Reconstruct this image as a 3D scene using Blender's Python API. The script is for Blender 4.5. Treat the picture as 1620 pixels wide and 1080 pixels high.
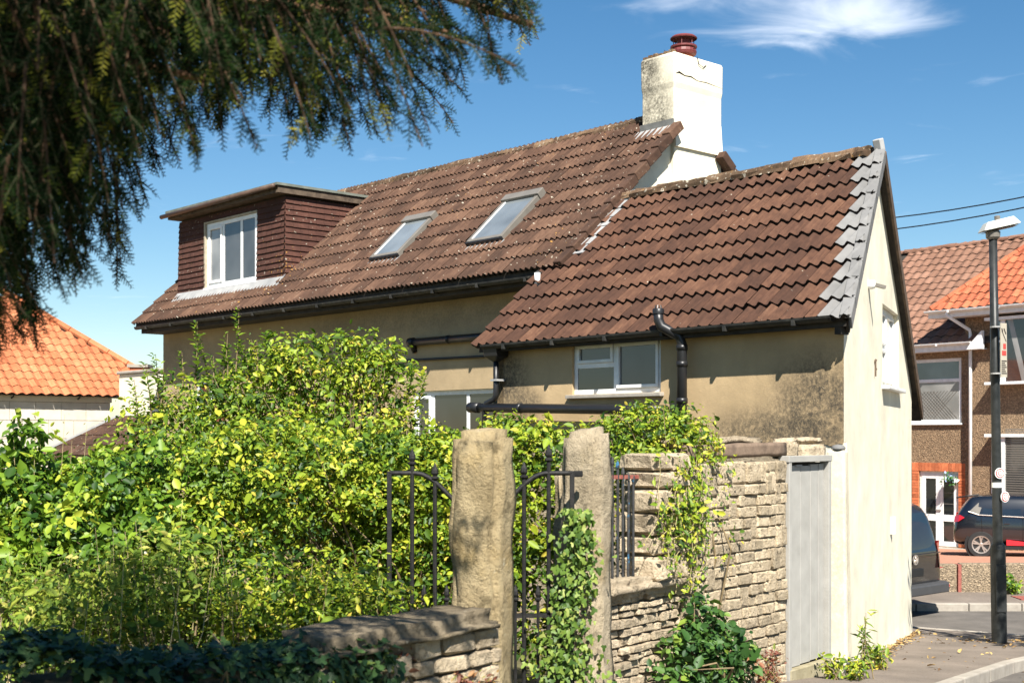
import bpy, bmesh, math, random
import numpy as np
from mathutils import Vector, Matrix, noise as mnoise
R = math.radians
random.seed(7); rng = np.random.default_rng(11)
for o in list(bpy.data.objects): bpy.data.objects.remove(o)
sc = bpy.context.scene
COL = sc.collection

# ------------------------------------------------------------------ camera
FPX, HOR, CAMZ = 2079.0, 690.0, 2.33          # focal length in photo pixels, horizon row, eye height
cam_d = bpy.data.cameras.new('camera'); cam = bpy.data.objects.new('camera', cam_d); COL.objects.link(cam)
cam.location = (0, 0, CAMZ); cam.rotation_euler = (R(90), 0, 0)
cam_d.sensor_width = 36; cam_d.lens = FPX/1620*36; cam_d.shift_y = (HOR-540)/1620
cam_d.clip_start = .05; cam_d.clip_end = 3000
cam_d.dof.use_dof = True; cam_d.dof.focus_distance = 14.5; cam_d.dof.aperture_fstop = 4.0
sc.camera = cam

# ------------------------------------------------------------------ sky and sun
SUN_EL = 48.0; SUN_H = Vector((.12, -.993)).normalized()
w = bpy.data.worlds.new('World'); sc.world = w; w.use_nodes = True
nt = w.node_tree; nt.nodes.clear()
out = nt.nodes.new('ShaderNodeOutputWorld'); bg = nt.nodes.new('ShaderNodeBackground')
sky = nt.nodes.new('ShaderNodeTexSky'); sky.sky_type = 'NISHITA'; sky.sun_disc = False
sky.sun_elevation = R(SUN_EL); sky.sun_rotation = math.atan2(SUN_H.x, SUN_H.y)
sky.altitude = 60; sky.air_density = 1.0; sky.dust_density = .15; sky.ozone_density = 1.6
bg.inputs['Strength'].default_value = .052
# thin cirrus: a flat cloud layer sampled by view direction
tc = nt.nodes.new('ShaderNodeTexCoord'); sp = nt.nodes.new('ShaderNodeSeparateXYZ'); nt.links.new(tc.outputs['Generated'], sp.inputs[0])
def wmath(op, a, b=None, c=None):
    n = nt.nodes.new('ShaderNodeMath'); n.operation = op
    for i, x in enumerate((a, b, c)):
        if x is None: continue
        if isinstance(x, (int, float)): n.inputs[i].default_value = x
        else: nt.links.new(x, n.inputs[i])
    return n.outputs[0]
zz = wmath('MAXIMUM', sp.outputs[2], .03)
pxn = wmath('DIVIDE', sp.outputs[0], zz); pyn = wmath('DIVIDE', sp.outputs[1], zz)
cb = nt.nodes.new('ShaderNodeCombineXYZ'); nt.links.new(pxn, cb.inputs[0]); nt.links.new(pyn, cb.inputs[1])
mp = nt.nodes.new('ShaderNodeMapping'); mp.inputs['Scale'].default_value = (1.5, 1.9, 1); mp.inputs['Rotation'].default_value = (0, 0, R(-35)); mp.inputs['Location'].default_value = (.3, .2, 0)
nt.links.new(cb.outputs[0], mp.inputs[0])
nz = nt.nodes.new('ShaderNodeTexNoise'); nz.inputs['Scale'].default_value = 1.6; nz.inputs['Detail'].default_value = 8; nz.inputs['Roughness'].default_value = .55; nz.inputs['Distortion'].default_value = .9
nt.links.new(mp.outputs[0], nz.inputs['Vector'])
def blob(cx, cy, rx, ry, amp):
    dx = wmath('DIVIDE', wmath('SUBTRACT', pxn, cx), rx); dy = wmath('DIVIDE', wmath('SUBTRACT', pyn, cy), ry)
    d2 = wmath('ADD', wmath('MULTIPLY', dx, dx), wmath('MULTIPLY', dy, dy))
    return wmath('MULTIPLY', wmath('POWER', 2.718, wmath('MULTIPLY', d2, -1.0)), amp)
bl = wmath('ADD', blob(.80, 3.17, .30, .24, .42), blob(.40, 2.98, .16, .14, .30))
bl = wmath('ADD', bl, blob(-3.2, -1.5, .9, .6, .3)); bl = wmath('ADD', bl, blob(3.4, .6, .8, .5, .3))
cv = wmath('ADD', nz.outputs['Fac'], bl)
cf = nt.nodes.new('ShaderNodeMapRange'); cf.inputs[1].default_value = .60; cf.inputs[2].default_value = 1.08; cf.inputs[3].default_value = 0; cf.inputs[4].default_value = .56
cf.interpolation_type = 'SMOOTHSTEP'; nt.links.new(cv, cf.inputs[0])
mx = nt.nodes.new('ShaderNodeMix'); mx.data_type = 'RGBA'
nt.links.new(cf.outputs[0], mx.inputs['Factor'])
hs = nt.nodes.new('ShaderNodeHueSaturation'); hs.inputs['Saturation'].default_value = 1.32; hs.inputs['Hue'].default_value = .497; nt.links.new(sky.outputs[0], hs.inputs['Color'])
nt.links.new(hs.outputs[0], mx.inputs['A']); mx.inputs['B'].default_value = (13.5, 13.8, 14.4, 1)
nt.links.new(mx.outputs['Result'], bg.inputs['Color']); nt.links.new(bg.outputs[0], out.inputs[0])
sl = bpy.data.lights.new('sun', 'SUN'); sl.energy = 5.0; sl.angle = R(.53); sl.color = (1, .955, .87)
so = bpy.data.objects.new('sun', sl); COL.objects.link(so); so.location = (6, -20, 30)
tosun = Vector((SUN_H.x*math.cos(R(SUN_EL)), SUN_H.y*math.cos(R(SUN_EL)), math.sin(R(SUN_EL))))
so.rotation_euler = tosun.to_track_quat('Z', 'Y').to_euler()
vs = sc.view_settings; vs.view_transform = 'Standard'; vs.look = 'None'; vs.exposure = 1.25; vs.gamma = 1
sc.render.engine = 'CYCLES'

# ------------------------------------------------------------------ helpers
def at(px, py, d):
    return Vector(((px-810)/FPX*d, d, CAMZ+(HOR-py)/FPX*d))
def tag(o, label=None, cat=None, group=None, kind=None):
    if label: o['label'] = label
    if cat: o['category'] = cat
    if group: o['group'] = group
    if kind: o['kind'] = kind
    return o
def empty(name, loc=(0, 0, 0), rz=0, parent=None):
    o = bpy.data.objects.new(name, None); COL.objects.link(o); o.location = loc; o.rotation_euler = (0, 0, rz); o.empty_display_size = .2
    if parent: o.parent = parent
    return o
def link(name, me, mat=None, parent=None, loc=None, rot=None, scale=None):
    o = bpy.data.objects.new(name, me); COL.objects.link(o)
    if mat and not me.materials: me.materials.append(mat)
    if parent: o.parent = parent
    if loc is not None: o.location = loc
    if rot is not None: o.rotation_euler = rot
    if scale is not None: o.scale = scale
    return o
class MB:
    def __init__(s): s.v = []; s.f = []
    def add(s, vs, fs):
        b = len(s.v); s.v += [tuple(p) for p in vs]; s.f += [tuple(i+b for i in f) for f in fs]; return s
    def box(s, x0, x1, y0, y1, z0, z1):
        return s.add([(x0,y0,z0),(x1,y0,z0),(x1,y1,z0),(x0,y1,z0),(x0,y0,z1),(x1,y0,z1),(x1,y1,z1),(x0,y1,z1)],
                     [(0,3,2,1),(4,5,6,7),(0,1,5,4),(1,2,6,5),(2,3,7,6),(3,0,4,7)])
    def bar(s, a, b, wx, wz, up=(0,0,1)):
        a = Vector(a); b = Vector(b); d = (b-a).normalized(); up = Vector(up); x = d.cross(up)
        if x.length < 1e-4: x = d.cross(Vector((1,0,0)))
        x.normalize(); y = x.cross(d).normalized(); x = x*wx/2; y = y*wz/2
        vs = [a-x-y,a+x-y,a+x+y,a-x+y,b-x-y,b+x-y,b+x+y,b-x+y]
        return s.add(vs, [(0,1,2,3),(7,6,5,4),(0,4,5,1),(1,5,6,2),(2,6,7,3),(3,7,4,0)])
    def tube(s, pts, r, n=10, caps=True):
        pts = [Vector(p) for p in pts]; rs = r if isinstance(r, (list, tuple)) else [r]*len(pts)
        vs = []; fs = []; ref = None
        for i, p in enumerate(pts):
            d = (pts[min(i+1,len(pts)-1)]-pts[max(i-1,0)]).normalized()
            if ref is None:
                ref = Vector((0,0,1)) if abs(d.z) < .9 else Vector((1,0,0))
            x = d.cross(ref).normalized(); y = x.cross(d).normalized(); ref = y
            for k in range(n):
                a = 2*math.pi*k/n; vs.append(p+(x*math.cos(a)+y*math.sin(a))*rs[i])
        for i in range(len(pts)-1):
            for k in range(n):
                k2 = (k+1) % n; fs.append((i*n+k, i*n+k2, (i+1)*n+k2, (i+1)*n+k))
        if caps: fs.append(tuple(range(n))); fs.append(tuple((len(pts)-1)*n+k for k in reversed(range(n))))
        return s.add(vs, fs)
    def lathe(s, prof, n=16, c=(0,0,0)):
        vs = []; fs = []
        for (r, z) in prof:
            for k in range(n):
                a = 2*math.pi*k/n; vs.append((c[0]+r*math.cos(a), c[1]+r*math.sin(a), c[2]+z))
        for i in range(len(prof)-1):
            for k in range(n):
                k2 = (k+1) % n; fs.append((i*n+k, i*n+k2, (i+1)*n+k2, (i+1)*n+k))
        fs.append(tuple((len(prof)-1)*n+k for k in range(n)))
        return s.add(vs, fs)
    def prism(s, poly, axis, a0, a1):            # poly of 2-D points extruded along an axis (0 x, 1 y, 2 z)
        n = len(poly); vs = []
        for a in (a0, a1):
            for (p, q) in poly:
                vs.append((a,p,q) if axis == 0 else (p,a,q) if axis == 1 else (p,q,a))
        fs = [tuple(range(n)), tuple(range(2*n-1, n-1, -1))]
        for i in range(n): fs.append((i, (i+1)%n, n+(i+1)%n, n+i))
        return s.add(vs, fs)
    def mesh(s, name, smooth=False):
        me = bpy.data.meshes.new(name); me.from_pydata(s.v, [], s.f); me.update()
        bm = bmesh.new(); bm.from_mesh(me); bmesh.ops.recalc_face_normals(bm, faces=bm.faces); bm.to_mesh(me); bm.free()
        if smooth: me.polygons.foreach_set('use_smooth', [True]*len(me.polygons))
        return me
    def build(s, name, mat=None, parent=None, smooth=False, bevel=0, **k):
        o = link(name, s.mesh(name, smooth), mat, parent, **k)
        if bevel:
            m = o.modifiers.new('bevel', 'BEVEL'); m.width = bevel; m.segments = 2; m.limit_method = 'ANGLE'
        return o
def np_mesh(name, V, F, attr=None, smooth=False):      # V (n,3), F (m,k)
    me = bpy.data.meshes.new(name); n = len(V); m, k = F.shape
    me.vertices.add(n); me.vertices.foreach_set('co', np.ascontiguousarray(V, dtype=np.float32).ravel())
    me.loops.add(m*k); me.loops.foreach_set('vertex_index', np.ascontiguousarray(F, dtype=np.int32).ravel())
    me.polygons.add(m); me.polygons.foreach_set('loop_start', np.arange(0, m*k, k, dtype=np.int32))
    try: me.polygons.foreach_set('loop_total', np.full(m, k, dtype=np.int32))
    except Exception: pass
    if smooth: me.polygons.foreach_set('use_smooth', np.ones(m, dtype=bool))
    if attr is not None:
        a = me.attributes.new('var', 'FLOAT', 'POINT'); a.data.foreach_set('value', np.ascontiguousarray(attr, dtype=np.float32))
    me.update(calc_edges=True); me.validate(); return me
def hole_wall(a0, a1, z0, z1, holes, depth, back=True):
    """front sheet at y=0 with real openings and reveals going to y=depth"""
    xs = sorted({a0, a1, *[h[0] for h in holes], *[h[1] for h in holes]}); zs = sorted({z0, z1, *[h[2] for h in holes], *[h[3] for h in holes]})
    m = MB()
    for i in range(len(xs)-1):
        for j in range(len(zs)-1):
            cx, cz = (xs[i]+xs[i+1])/2, (zs[j]+zs[j+1])/2
            if any(h[0] < cx < h[1] and h[2] < cz < h[3] for h in holes): continue
            m.add([(xs[i],0,zs[j]),(xs[i+1],0,zs[j]),(xs[i+1],0,zs[j+1]),(xs[i],0,zs[j+1])], [(0,1,2,3)])
    for (p, q, r, s_) in holes:
        d = depth
        m.add([(p,0,r),(p,d,r),(p,d,s_),(p,0,s_)], [(0,1,2,3)]); m.add([(q,0,r),(q,0,s_),(q,d,s_),(q,d,r)], [(0,1,2,3)])
        m.add([(p,0,r),(q,0,r),(q,d,r),(p,d,r)], [(0,1,2,3)]); m.add([(p,0,s_),(p,d,s_),(q,d,s_),(q,0,s_)], [(0,1,2,3)])
    return m

# ------------------------------------------------------------------ materials
MATS = {}
def nodes(name):
    m = bpy.data.materials.new(name); m.use_nodes = True; n = m.node_tree; b = n.nodes['Principled BSDF']; MATS[name] = m; return m, n, b
def N(n, t, **k):
    x = n.nodes.new(t)
    for a, v in k.items():
        if a in x.bl_rna.properties: setattr(x, a, v)
        else: x.inputs[a].default_value = v
    return x
def noise(n, scale, detail=5, rough=.55, dist=0, stretch=None, vec=None):
    if vec is None: vec = N(n, 'ShaderNodeNewGeometry').outputs['Position']
    if stretch:
        mp = N(n, 'ShaderNodeMapping'); mp.inputs['Scale'].default_value = stretch; n.links.new(vec, mp.inputs[0]); vec = mp.outputs[0]
    t = N(n, 'ShaderNodeTexNoise'); t.inputs['Scale'].default_value = scale; t.inputs['Detail'].default_value = detail
    t.inputs['Roughness'].default_value = rough; t.inputs['Distortion'].default_value = dist
    n.links.new(vec, t.inputs['Vector']); return t.outputs['Fac']
def ramp(n, fac, stops):
    r = N(n, 'ShaderNodeValToRGB'); e = r.color_ramp.elements
    while len(e) > 1: e.remove(e[-1])
    e[0].position = stops[0][0]; e[0].color = (*stops[0][1], 1)
    for p, c in stops[1:]:
        x = e.new(p); x.color = (*c, 1)
    n.links.new(fac, r.inputs[0]); return r.outputs[0]
def rng_(n, fac, a, b, c=0., d=1.):
    m = N(n, 'ShaderNodeMapRange'); m.inputs[1].default_value = a; m.inputs[2].default_value = b; m.inputs[3].default_value = c; m.inputs[4].default_value = d
    m.interpolation_type = 'SMOOTHSTEP'; n.links.new(fac, m.inputs[0]); return m.outputs[0]
def mixc(n, fac, a, b, mode='MIX'):
    m = N(n, 'ShaderNodeMix'); m.data_type = 'RGBA'; m.blend_type = mode
    for k, x in (('Factor', fac), ('A', a), ('B', b)):
        if isinstance(x, tuple): m.inputs[k].default_value = (*x, 1)
        elif isinstance(x, (int, float)): m.inputs[k].default_value = x
        else: n.links.new(x, m.inputs[k])
    return m.outputs['Result']
def mth(n, op, a, b=None):
    m = N(n, 'ShaderNodeMath'); m.operation = op
    for i, x in enumerate((a, b)):
        if x is None: continue
        if isinstance(x, (int, float)): m.inputs[i].default_value = x
        else: n.links.new(x, m.inputs[i])
    return m.outputs[0]
def bump(n, b, fac, strength, dist=.01):
    bp = N(n, 'ShaderNodeBump'); bp.inputs['Strength'].default_value = strength; bp.inputs['Distance'].default_value = dist
    n.links.new(fac, bp.inputs['Height']); n.links.new(bp.outputs[0], b.inputs['Normal'])
def smat(name, c1, c2, scale=3, rough=.85, bumps=.4, bscale=60, spec=.3, c3=None, t3=(.62,.75), s3=8, metal=0, objvar=0, dist=.008):
    """two-tone noisy surface with optional third speckle colour and per-object value variation"""
    m, n, b = nodes(name)
    col = ramp(n, noise(n, scale, 6, .6), [(.3, c1), (.7, c2)])
    if c3: col = mixc(n, rng_(n, noise(n, s3, 6, .65), *t3), col, c3)
    if objvar:
        oi = N(n, 'ShaderNodeObjectInfo'); hs = N(n, 'ShaderNodeHueSaturation')
        n.links.new(rng_(n, oi.outputs['Random'], 0, 1, 1-objvar, 1+objvar), hs.inputs['Value']); n.links.new(col, hs.inputs['Color']); col = hs.outputs[0]
    n.links.new(col, b.inputs['Base Color']); b.inputs['Roughness'].default_value = rough; b.inputs['Metallic'].default_value = metal
    b.inputs['Specular IOR Level'].default_value = spec
    if bumps: bump(n, b, noise(n, bscale, 6, .65), bumps, dist)
    return m
def leafmat(name, stops, rough=.45, trans=.35, spec=.5):
    m, n, b = nodes(name)
    a = N(n, 'ShaderNodeAttribute'); a.attribute_name = 'var'
    col = ramp(n, a.outputs['Fac'], stops)
    b.inputs['Roughness'].default_value = rough; b.inputs['Specular IOR Level'].default_value = spec
    n.links.new(col, b.inputs['Base Color'])
    if trans:
        tr = N(n, 'ShaderNodeBsdfTranslucent'); ms = N(n, 'ShaderNodeMixShader'); ms.inputs[0].default_value = trans
        hs = N(n, 'ShaderNodeHueSaturation'); hs.inputs['Value'].default_value = 1.5; hs.inputs['Hue'].default_value = .485; n.links.new(col, hs.inputs['Color'])
        n.links.new(hs.outputs[0], tr.inputs['Color']); n.links.new(b.outputs[0], ms.inputs[1]); n.links.new(tr.outputs[0], ms.inputs[2])
        n.links.new(ms.outputs[0], n.nodes['Material Output'].inputs['Surface'])
    return m
def glassmat(name, base, rough=.04, spec=.9):
    m, n, b = nodes(name)
    n.links.new(ramp(n, noise(n, 1.3, 2), [(.35, tuple(x*.7 for x in base)), (.65, tuple(x*1.2 for x in base))]), b.inputs['Base Color'])
    b.inputs['Roughness'].default_value = rough; b.inputs['Specular IOR Level'].default_value = spec; b.inputs['Coat Weight'].default_value = .6; b.inputs['Coat Roughness'].default_value = .02
    return m
def plain(name, c, rough=.5, spec=.4, metal=0, coat=0):
    m, n, b = nodes(name)
    n.links.new(ramp(n, noise(n, 7, 4), [(.3, tuple(x*.88 for x in c)), (.7, tuple(min(1, x*1.08) for x in c))]), b.inputs['Base Color'])
    b.inputs['Roughness'].default_value = rough; b.inputs['Specular IOR Level'].default_value = spec; b.inputs['Metallic'].default_value = metal; b.inputs['Coat Weight'].default_value = coat
    b.inputs['Coat Roughness'].default_value = .05
    return m

def tilemat(name, cols, lichen, pale=(.42,.38,.30), amount=(.66,.74)):
    m, n, b = nodes(name)
    geo = N(n, 'ShaderNodeNewGeometry').outputs['Position']
    oi = N(n, 'ShaderNodeObjectInfo')
    tc_ = N(n, 'ShaderNodeTexCoord'); of = N(n, 'ShaderNodeVectorMath'); of.operation = 'ADD'; n.links.new(tc_.outputs['Object'], of.inputs[0]); n.links.new(oi.outputs['Location'], of.inputs[1])
    streak = noise(n, 9, 5, .65, stretch=(5.5, .5, 2), vec=of.outputs[0])
    f = mth(n, 'ADD', mth(n, 'ADD', mth(n, 'MULTIPLY', noise(n, 5, 7, .7), .40), mth(n, 'MULTIPLY', streak, .42)), mth(n, 'MULTIPLY', oi.outputs['Random'], .20))
    col = ramp(n, f, [(.28, cols[0]), (.48, cols[1]), (.62, cols[2]), (.8, cols[3])])
    col = mixc(n, rng_(n, noise(n, 1.1, 4, .6), .45, .7, 0, .45), col, cols[0])
    col = mixc(n, rng_(n, noise(n, 34, 4, .6), .62, .72, 0, .55), col, (cols[0][0]*.55, cols[0][1]*.55, cols[0][2]*.6))
    col = mixc(n, rng_(n, noise(n, 17, 3, .5), amount[0], amount[1], 0, .85), col, pale)
    col = mixc(n, rng_(n, mth(n, 'ADD', noise(n, 22, 4, .6), mth(n, 'MULTIPLY', noise(n, .5, 2), .35)), lichen, lichen+.06, 0, .9), col, (.42, .22, .045))
    n.links.new(col, b.inputs['Base Color']); b.inputs['Roughness'].default_value = .88; b.inputs['Specular IOR Level'].default_value = .25
    bump(n, b, noise(n, 90, 5, .7), .5, .006)
    return m
M_EDGE = smat('dark_tile_edge', (.010,.008,.007), (.03,.02,.016), 12, .95, .3, 60)  # near-black front faces, drawing a dark line under every tile course
M_TILE = tilemat('brown_concrete_tile', [(.028,.0135,.009), (.062,.029,.018), (.102,.049,.029), (.175,.098,.058)], .95, amount=(.72,.79))
M_TILE2 = tilemat('weathered_brown_tile', [(.029,.016,.0105), (.067,.035,.0225), (.110,.060,.038), (.19,.117,.076)], .87, amount=(.66,.74))
M_RIDGE = tilemat('mossy_ridge_tile', [(.03,.022,.012), (.10,.06,.035), (.19,.12,.07), (.30,.24,.16)], .84, amount=(.60,.68))
M_HANG = tilemat('hung_plain_tile', [(.042,.019,.014), (.085,.036,.026), (.12,.052,.036), (.17,.078,.052)], .85)
M_ORANGE = tilemat('orange_clay_pantile', [(.28,.085,.036), (.41,.135,.058), (.50,.185,.085), (.58,.26,.135)], .97, pale=(.7,.36,.2), amount=(.7,.8))
M_PINK = tilemat('pinkish_brown_tile', [(.13,.066,.043), (.19,.10,.066), (.24,.13,.088), (.29,.17,.12)], .97, amount=(.75,.85))
M_REDT = tilemat('red_clay_tile', [(.20,.05,.027), (.34,.095,.046), (.42,.135,.065), (.47,.20,.10)], .86, amount=(.72,.82))
M_BRICKR = smat('red_brick', (.42,.11,.045), (.60,.19,.08), 9, .85, .4, 70, objvar=.2)

def rendermat(name, base, dark, stains):
    """painted render with soft blotches; stains: (centre, radii, amount) patches of soot and mould in world space"""
    m, n, b = nodes(name)
    geo = N(n, 'ShaderNodeNewGeometry').outputs['Position']
    col = ramp(n, noise(n, 1.6, 6, .6), [(.3, tuple(x*.80 for x in base)), (.7, tuple(min(.95, x*1.08) for x in base))])
    col = mixc(n, rng_(n, noise(n, 3, 5, .6, stretch=(3,3,.35)), .5, .75, 0, .30), col, tuple(x*.74 for x in base))
    col = mixc(n, rng_(n, noise(n, 6, 6, .7), .58, .75, 0, .35), col, tuple(x*.6 for x in base))
    for c, rad, amt in stains:
        sb = N(n, 'ShaderNodeVectorMath'); sb.operation = 'SUBTRACT'; n.links.new(geo, sb.inputs[0]); sb.inputs[1].default_value = c
        dv = N(n, 'ShaderNodeVectorMath'); dv.operation = 'DIVIDE'; n.links.new(sb.outputs[0], dv.inputs[0]); dv.inputs[1].default_value = rad
        ln = N(n, 'ShaderNodeVectorMath'); ln.operation = 'LENGTH'; n.links.new(dv.outputs[0], ln.inputs[0])
        f = mth(n, 'MULTIPLY', rng_(n, ln.outputs['Value'], .25, 1.1, 1, 0), amt)
        fine = rng_(n, noise(n, 26, 8, .8), .36, .60); wide = rng_(n, noise(n, 4, 6, .7), .3, .6)
        f2 = mth(n, 'MULTIPLY', f, mth(n, 'ADD', mth(n, 'MULTIPLY', fine, .62), mth(n, 'MULTIPLY', wide, .38)))
        col = mixc(n, f2, col, dark)
        f3 = mth(n, 'MULTIPLY', f, rng_(n, noise(n, 38, 3, .6), .66, .72, 0, .9))
        col = mixc(n, f3, col, (.52, .42, .28))
    n.links.new(col, b.inputs['Base Color']); b.inputs['Roughness'].default_value = .92; b.inputs['Specular IOR Level'].default_value = .2
    bump(n, b, mth(n, 'ADD', noise(n, 3, 4), mth(n, 'MULTIPLY', noise(n, 70, 5, .7), .25)), .35, .03)
    return m
M_CREAM = rendermat('cream_masonry_paint', (.80, .735, .58), (.30,.25,.17), [])
M_WHITE = plain('white_plastic', (.80, .80, .78), .35)
M_BLACK = plain('black_plastic', (.016, .016, .017), .38)
M_BLACKW = smat('weathered_black_gutter', (.012,.012,.012), (.05,.048,.042), 9, .6, .2, 50, c3=(.16,.14,.11), t3=(.62,.72), s3=11)
M_FASC = smat('dark_fascia_board', (.02,.018,.016), (.055,.045,.036), 6, .8, .3, 40)
M_DGREY = plain('grey_metal_cladding', (.16, .145, .125), .4)
M_LEAD = smat('lead_flashing', (.22,.22,.22), (.36,.355,.345), 4, .6, .2, 30)
M_MORTAR = smat('pale_mortar', (.30,.25,.18), (.46,.40,.30), 12, .95, .5, 60)
M_BARGE = smat('weathered_bargeboard', (.05,.035,.025), (.15,.10,.065), 9, .75, .4, 40)
M_GREYV = smat('grey_verge_tile', (.13,.128,.125), (.19,.185,.18), 5, .8, .3, 70, objvar=.06)
M_DOOR = smat('grey_painted_boards', (.29,.28,.255), (.36,.348,.32), 5, .6, .25, 40, c3=(.25,.23,.2), t3=(.72,.8), s3=14)
M_TIMBER = smat('weathered_timber', (.10,.07,.05), (.24,.17,.12), 9, .85, .5, 45)
M_GLASS = glassmat('dark_window_glass', (.02,.022,.024)); M_GLASSG = glassmat('frosted_grey_glass', (.085,.085,.085), .12, .6); M_GLASSB = glassmat('blind_behind_glass', (.24,.235,.225), .12, .6)
M_GLASSL = glassmat('skylight_glass', (.17,.19,.20), .14, .8)
M_TERRA = plain('terracotta_pot', (.42,.11,.05), .7)
M_COWL = plain('maroon_cowl', (.14,.03,.028), .5)
def stonemat(name, c1, c2, ochre):
    m, n, b = nodes(name)
    col = ramp(n, noise(n, 4, 7, .65), [(.28, c1), (.5, tuple((x+y)/2 for x, y in zip(c1, c2))), (.72, c2)])
    col = mixc(n, rng_(n, noise(n, 2.2, 5, .6), .50, .68, 0, .6), col, ochre)
    col = mixc(n, rng_(n, noise(n, 9, 8, .75), .52, .64, 0, .65), col, tuple(x*.42 for x in c1))
    col = mixc(n, rng_(n, noise(n, 45, 5, .7), .58, .68, 0, .6), col, tuple(x*.35 for x in c1))
    col = mixc(n, rng_(n, noise(n, 14, 5, .6), .66, .72, 0, .55), col, (.50, .46, .36))
    n.links.new(col, b.inputs['Base Color']); b.inputs['Roughness'].default_value = .95; b.inputs['Specular IOR Level'].default_value = .15
    bump(n, b, mth(n, 'ADD', noise(n, 9, 7, .7), mth(n, 'MULTIPLY', noise(n, 60, 5, .7), .35)), 1.0, .035)
    return m
M_STONE = stonemat('buff_gate_stone', (.23,.175,.095), (.43,.345,.205), (.38,.27,.11))
M_STONE2 = stonemat('grey_buff_gate_stone', (.24,.195,.13), (.47,.39,.275), (.33,.25,.13))
M_COPE = stonemat('dark_weathered_coping', (.12,.095,.062), (.27,.22,.15), (.20,.15,.08))
M_BLOCK = smat('reconstituted_stone', (.33,.26,.17), (.54,.44,.305), 14, .95, 1.0, 45, c3=(.12,.095,.06), t3=(.54,.68), s3=24, objvar=.2, dist=.03)
M_RUBBLE = smat('rubble_stone', (.31,.245,.165), (.52,.425,.30), 9, .95, 1.0, 40, c3=(.11,.085,.055), t3=(.54,.70), s3=14, objvar=.2, dist=.03)
M_JOINT = smat('recessed_mortar', (.19,.15,.10), (.29,.235,.16), 14, .97, .8, 50)
M_IRON = smat('flaking_black_iron', (.007,.007,.007), (.022,.02,.019), 20, .6, .5, 90, c3=(.12,.07,.05), t3=(.69,.76), s3=30)
M_IRONB = smat('iron_with_old_blue_paint', (.02,.02,.022), (.05,.05,.05), 20, .6, .5, 90, c3=(.03,.13,.24), t3=(.60,.67), s3=13)
M_IRONR = smat('rusty_red_rail', (.20,.05,.04), (.32,.12,.09), 18, .7, .5, 90)
M_ASPH = smat('worn_asphalt', (.085,.076,.067), (.135,.12,.105), 2.5, .95, .6, 120, c3=(.23,.20,.165), t3=(.58,.72), s3=60)
M_PAVE = smat('warm_grey_tarmac_pavement', (.13,.107,.087), (.21,.172,.14), 1.3, .95, .8, 110, c3=(.085,.07,.058), t3=(.55,.68), s3=40)
M_KERB = smat('concrete_kerb', (.25,.22,.185), (.36,.325,.275), 6, .92, .5, 60, objvar=.08)
M_SOIL = smat('dry_soil_and_grass', (.07,.06,.03), (.13,.12,.05), 4, .97, .8, 60)
M_DRIVE = smat('red_block_driveway', (.32,.15,.095), (.42,.215,.14), 7, .9, .4, 70)
def dashmat(name, c):
    m, n, b = nodes(name)
    v = N(n, 'ShaderNodeTexVoronoi'); v.inputs['Scale'].default_value = 40
    n.links.new(N(n, 'ShaderNodeNewGeometry').outputs['Position'], v.inputs['Vector'])
    sp = N(n, 'ShaderNodeSeparateColor'); n.links.new(v.outputs['Color'], sp.inputs[0])
    col = ramp(n, sp.outputs[0], [(0, tuple(x*.45 for x in c)), (.4, tuple(x*.8 for x in c)), (.75, c), (1, tuple(min(.85, x*1.5) for x in c))])
    n.links.new(col, b.inputs['Base Color']); b.inputs['Roughness'].default_value = .92
    bump(n, b, v.outputs['Distance'], .9, .02)
    return m
M_DASH = dashmat('pebble_dash', (.27,.18,.105))
M_DASHW = dashmat('pebble_dash_low_wall', (.25,.19,.125))
M_ASHLAR = smat('pale_lined_render', (.50,.45,.37), (.60,.55,.46), 4, .9, .25, 60, objvar=.05)
M_BARK = smat('yew_bark', (.10,.055,.03), (.24,.13,.075), 14, .9, .8, 60)
M_BARKD = smat('dark_yew_bark', (.03,.018,.01), (.10,.055,.03), 14, .9, .6, 60)
M_STEM = smat('woody_stem', (.13,.095,.05), (.24,.18,.10), 14, .9, .5, 60)
M_DRY = smat('dry_stem', (.34,.28,.13), (.50,.42,.22), 12, .9, .3, 60)
# ------------------------------------------------------------------ place frames
TH = R(42.16); CX, CY = 525/FPX*13.0, 13.0                 # nearest house corner
U2 = Vector((-math.sin(TH), math.cos(TH))); V2 = Vector((math.cos(TH), math.sin(TH)))
K = .47                                                   # skew of the street gable
G2 = (U2*K+V2).normalized(); RZ = math.atan2(-U2.y, -U2.x)
def L2W(x, w_, z): return (CX-U2.x*x+V2.x*w_, CY-U2.y*x+V2.y*w_, z)
S0, S1, SLOPE = -9.0, 7.6, .0765
def zg(x, y):
    s = (x-CX)*G2.x+(y-CY)*G2.y
    return -SLOPE*min(max(s, S0), S1)
def drape(name, poly, dz, mat, thick=0, label=None, cells=None):
    bm = bmesh.new(); f = bm.faces.new([bm.verts.new((p[0], p[1], 0)) for p in poly])
    for s in (S0, S1):
        c = Vector((CX+G2.x*s, CY+G2.y*s, 0))
        bmesh.ops.bisect_plane(bm, geom=bm.verts[:]+bm.edges[:]+bm.faces[:], plane_co=c, plane_no=Vector((G2.x, G2.y, 0)))
    if thick:
        r = bmesh.ops.extrude_face_region(bm, geom=bm.faces[:])
        low = [e for e in r['geom'] if isinstance(e, bmesh.types.BMVert)]
        for v in bm.verts: v.co.z = zg(v.co.x, v.co.y)+dz
        for v in low: v.co.z -= thick
    else:
        for v in bm.verts: v.co.z = zg(v.co.x, v.co.y)+dz
    bmesh.ops.recalc_face_normals(bm, faces=bm.faces)
    if not thick:
        for f in bm.faces:
            if f.normal.z < 0: f.normal_flip()
    me = bpy.data.meshes.new(name); bm.to_mesh(me); bm.free()
    return tag(link(name, me, mat), kind='structure')
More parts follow.
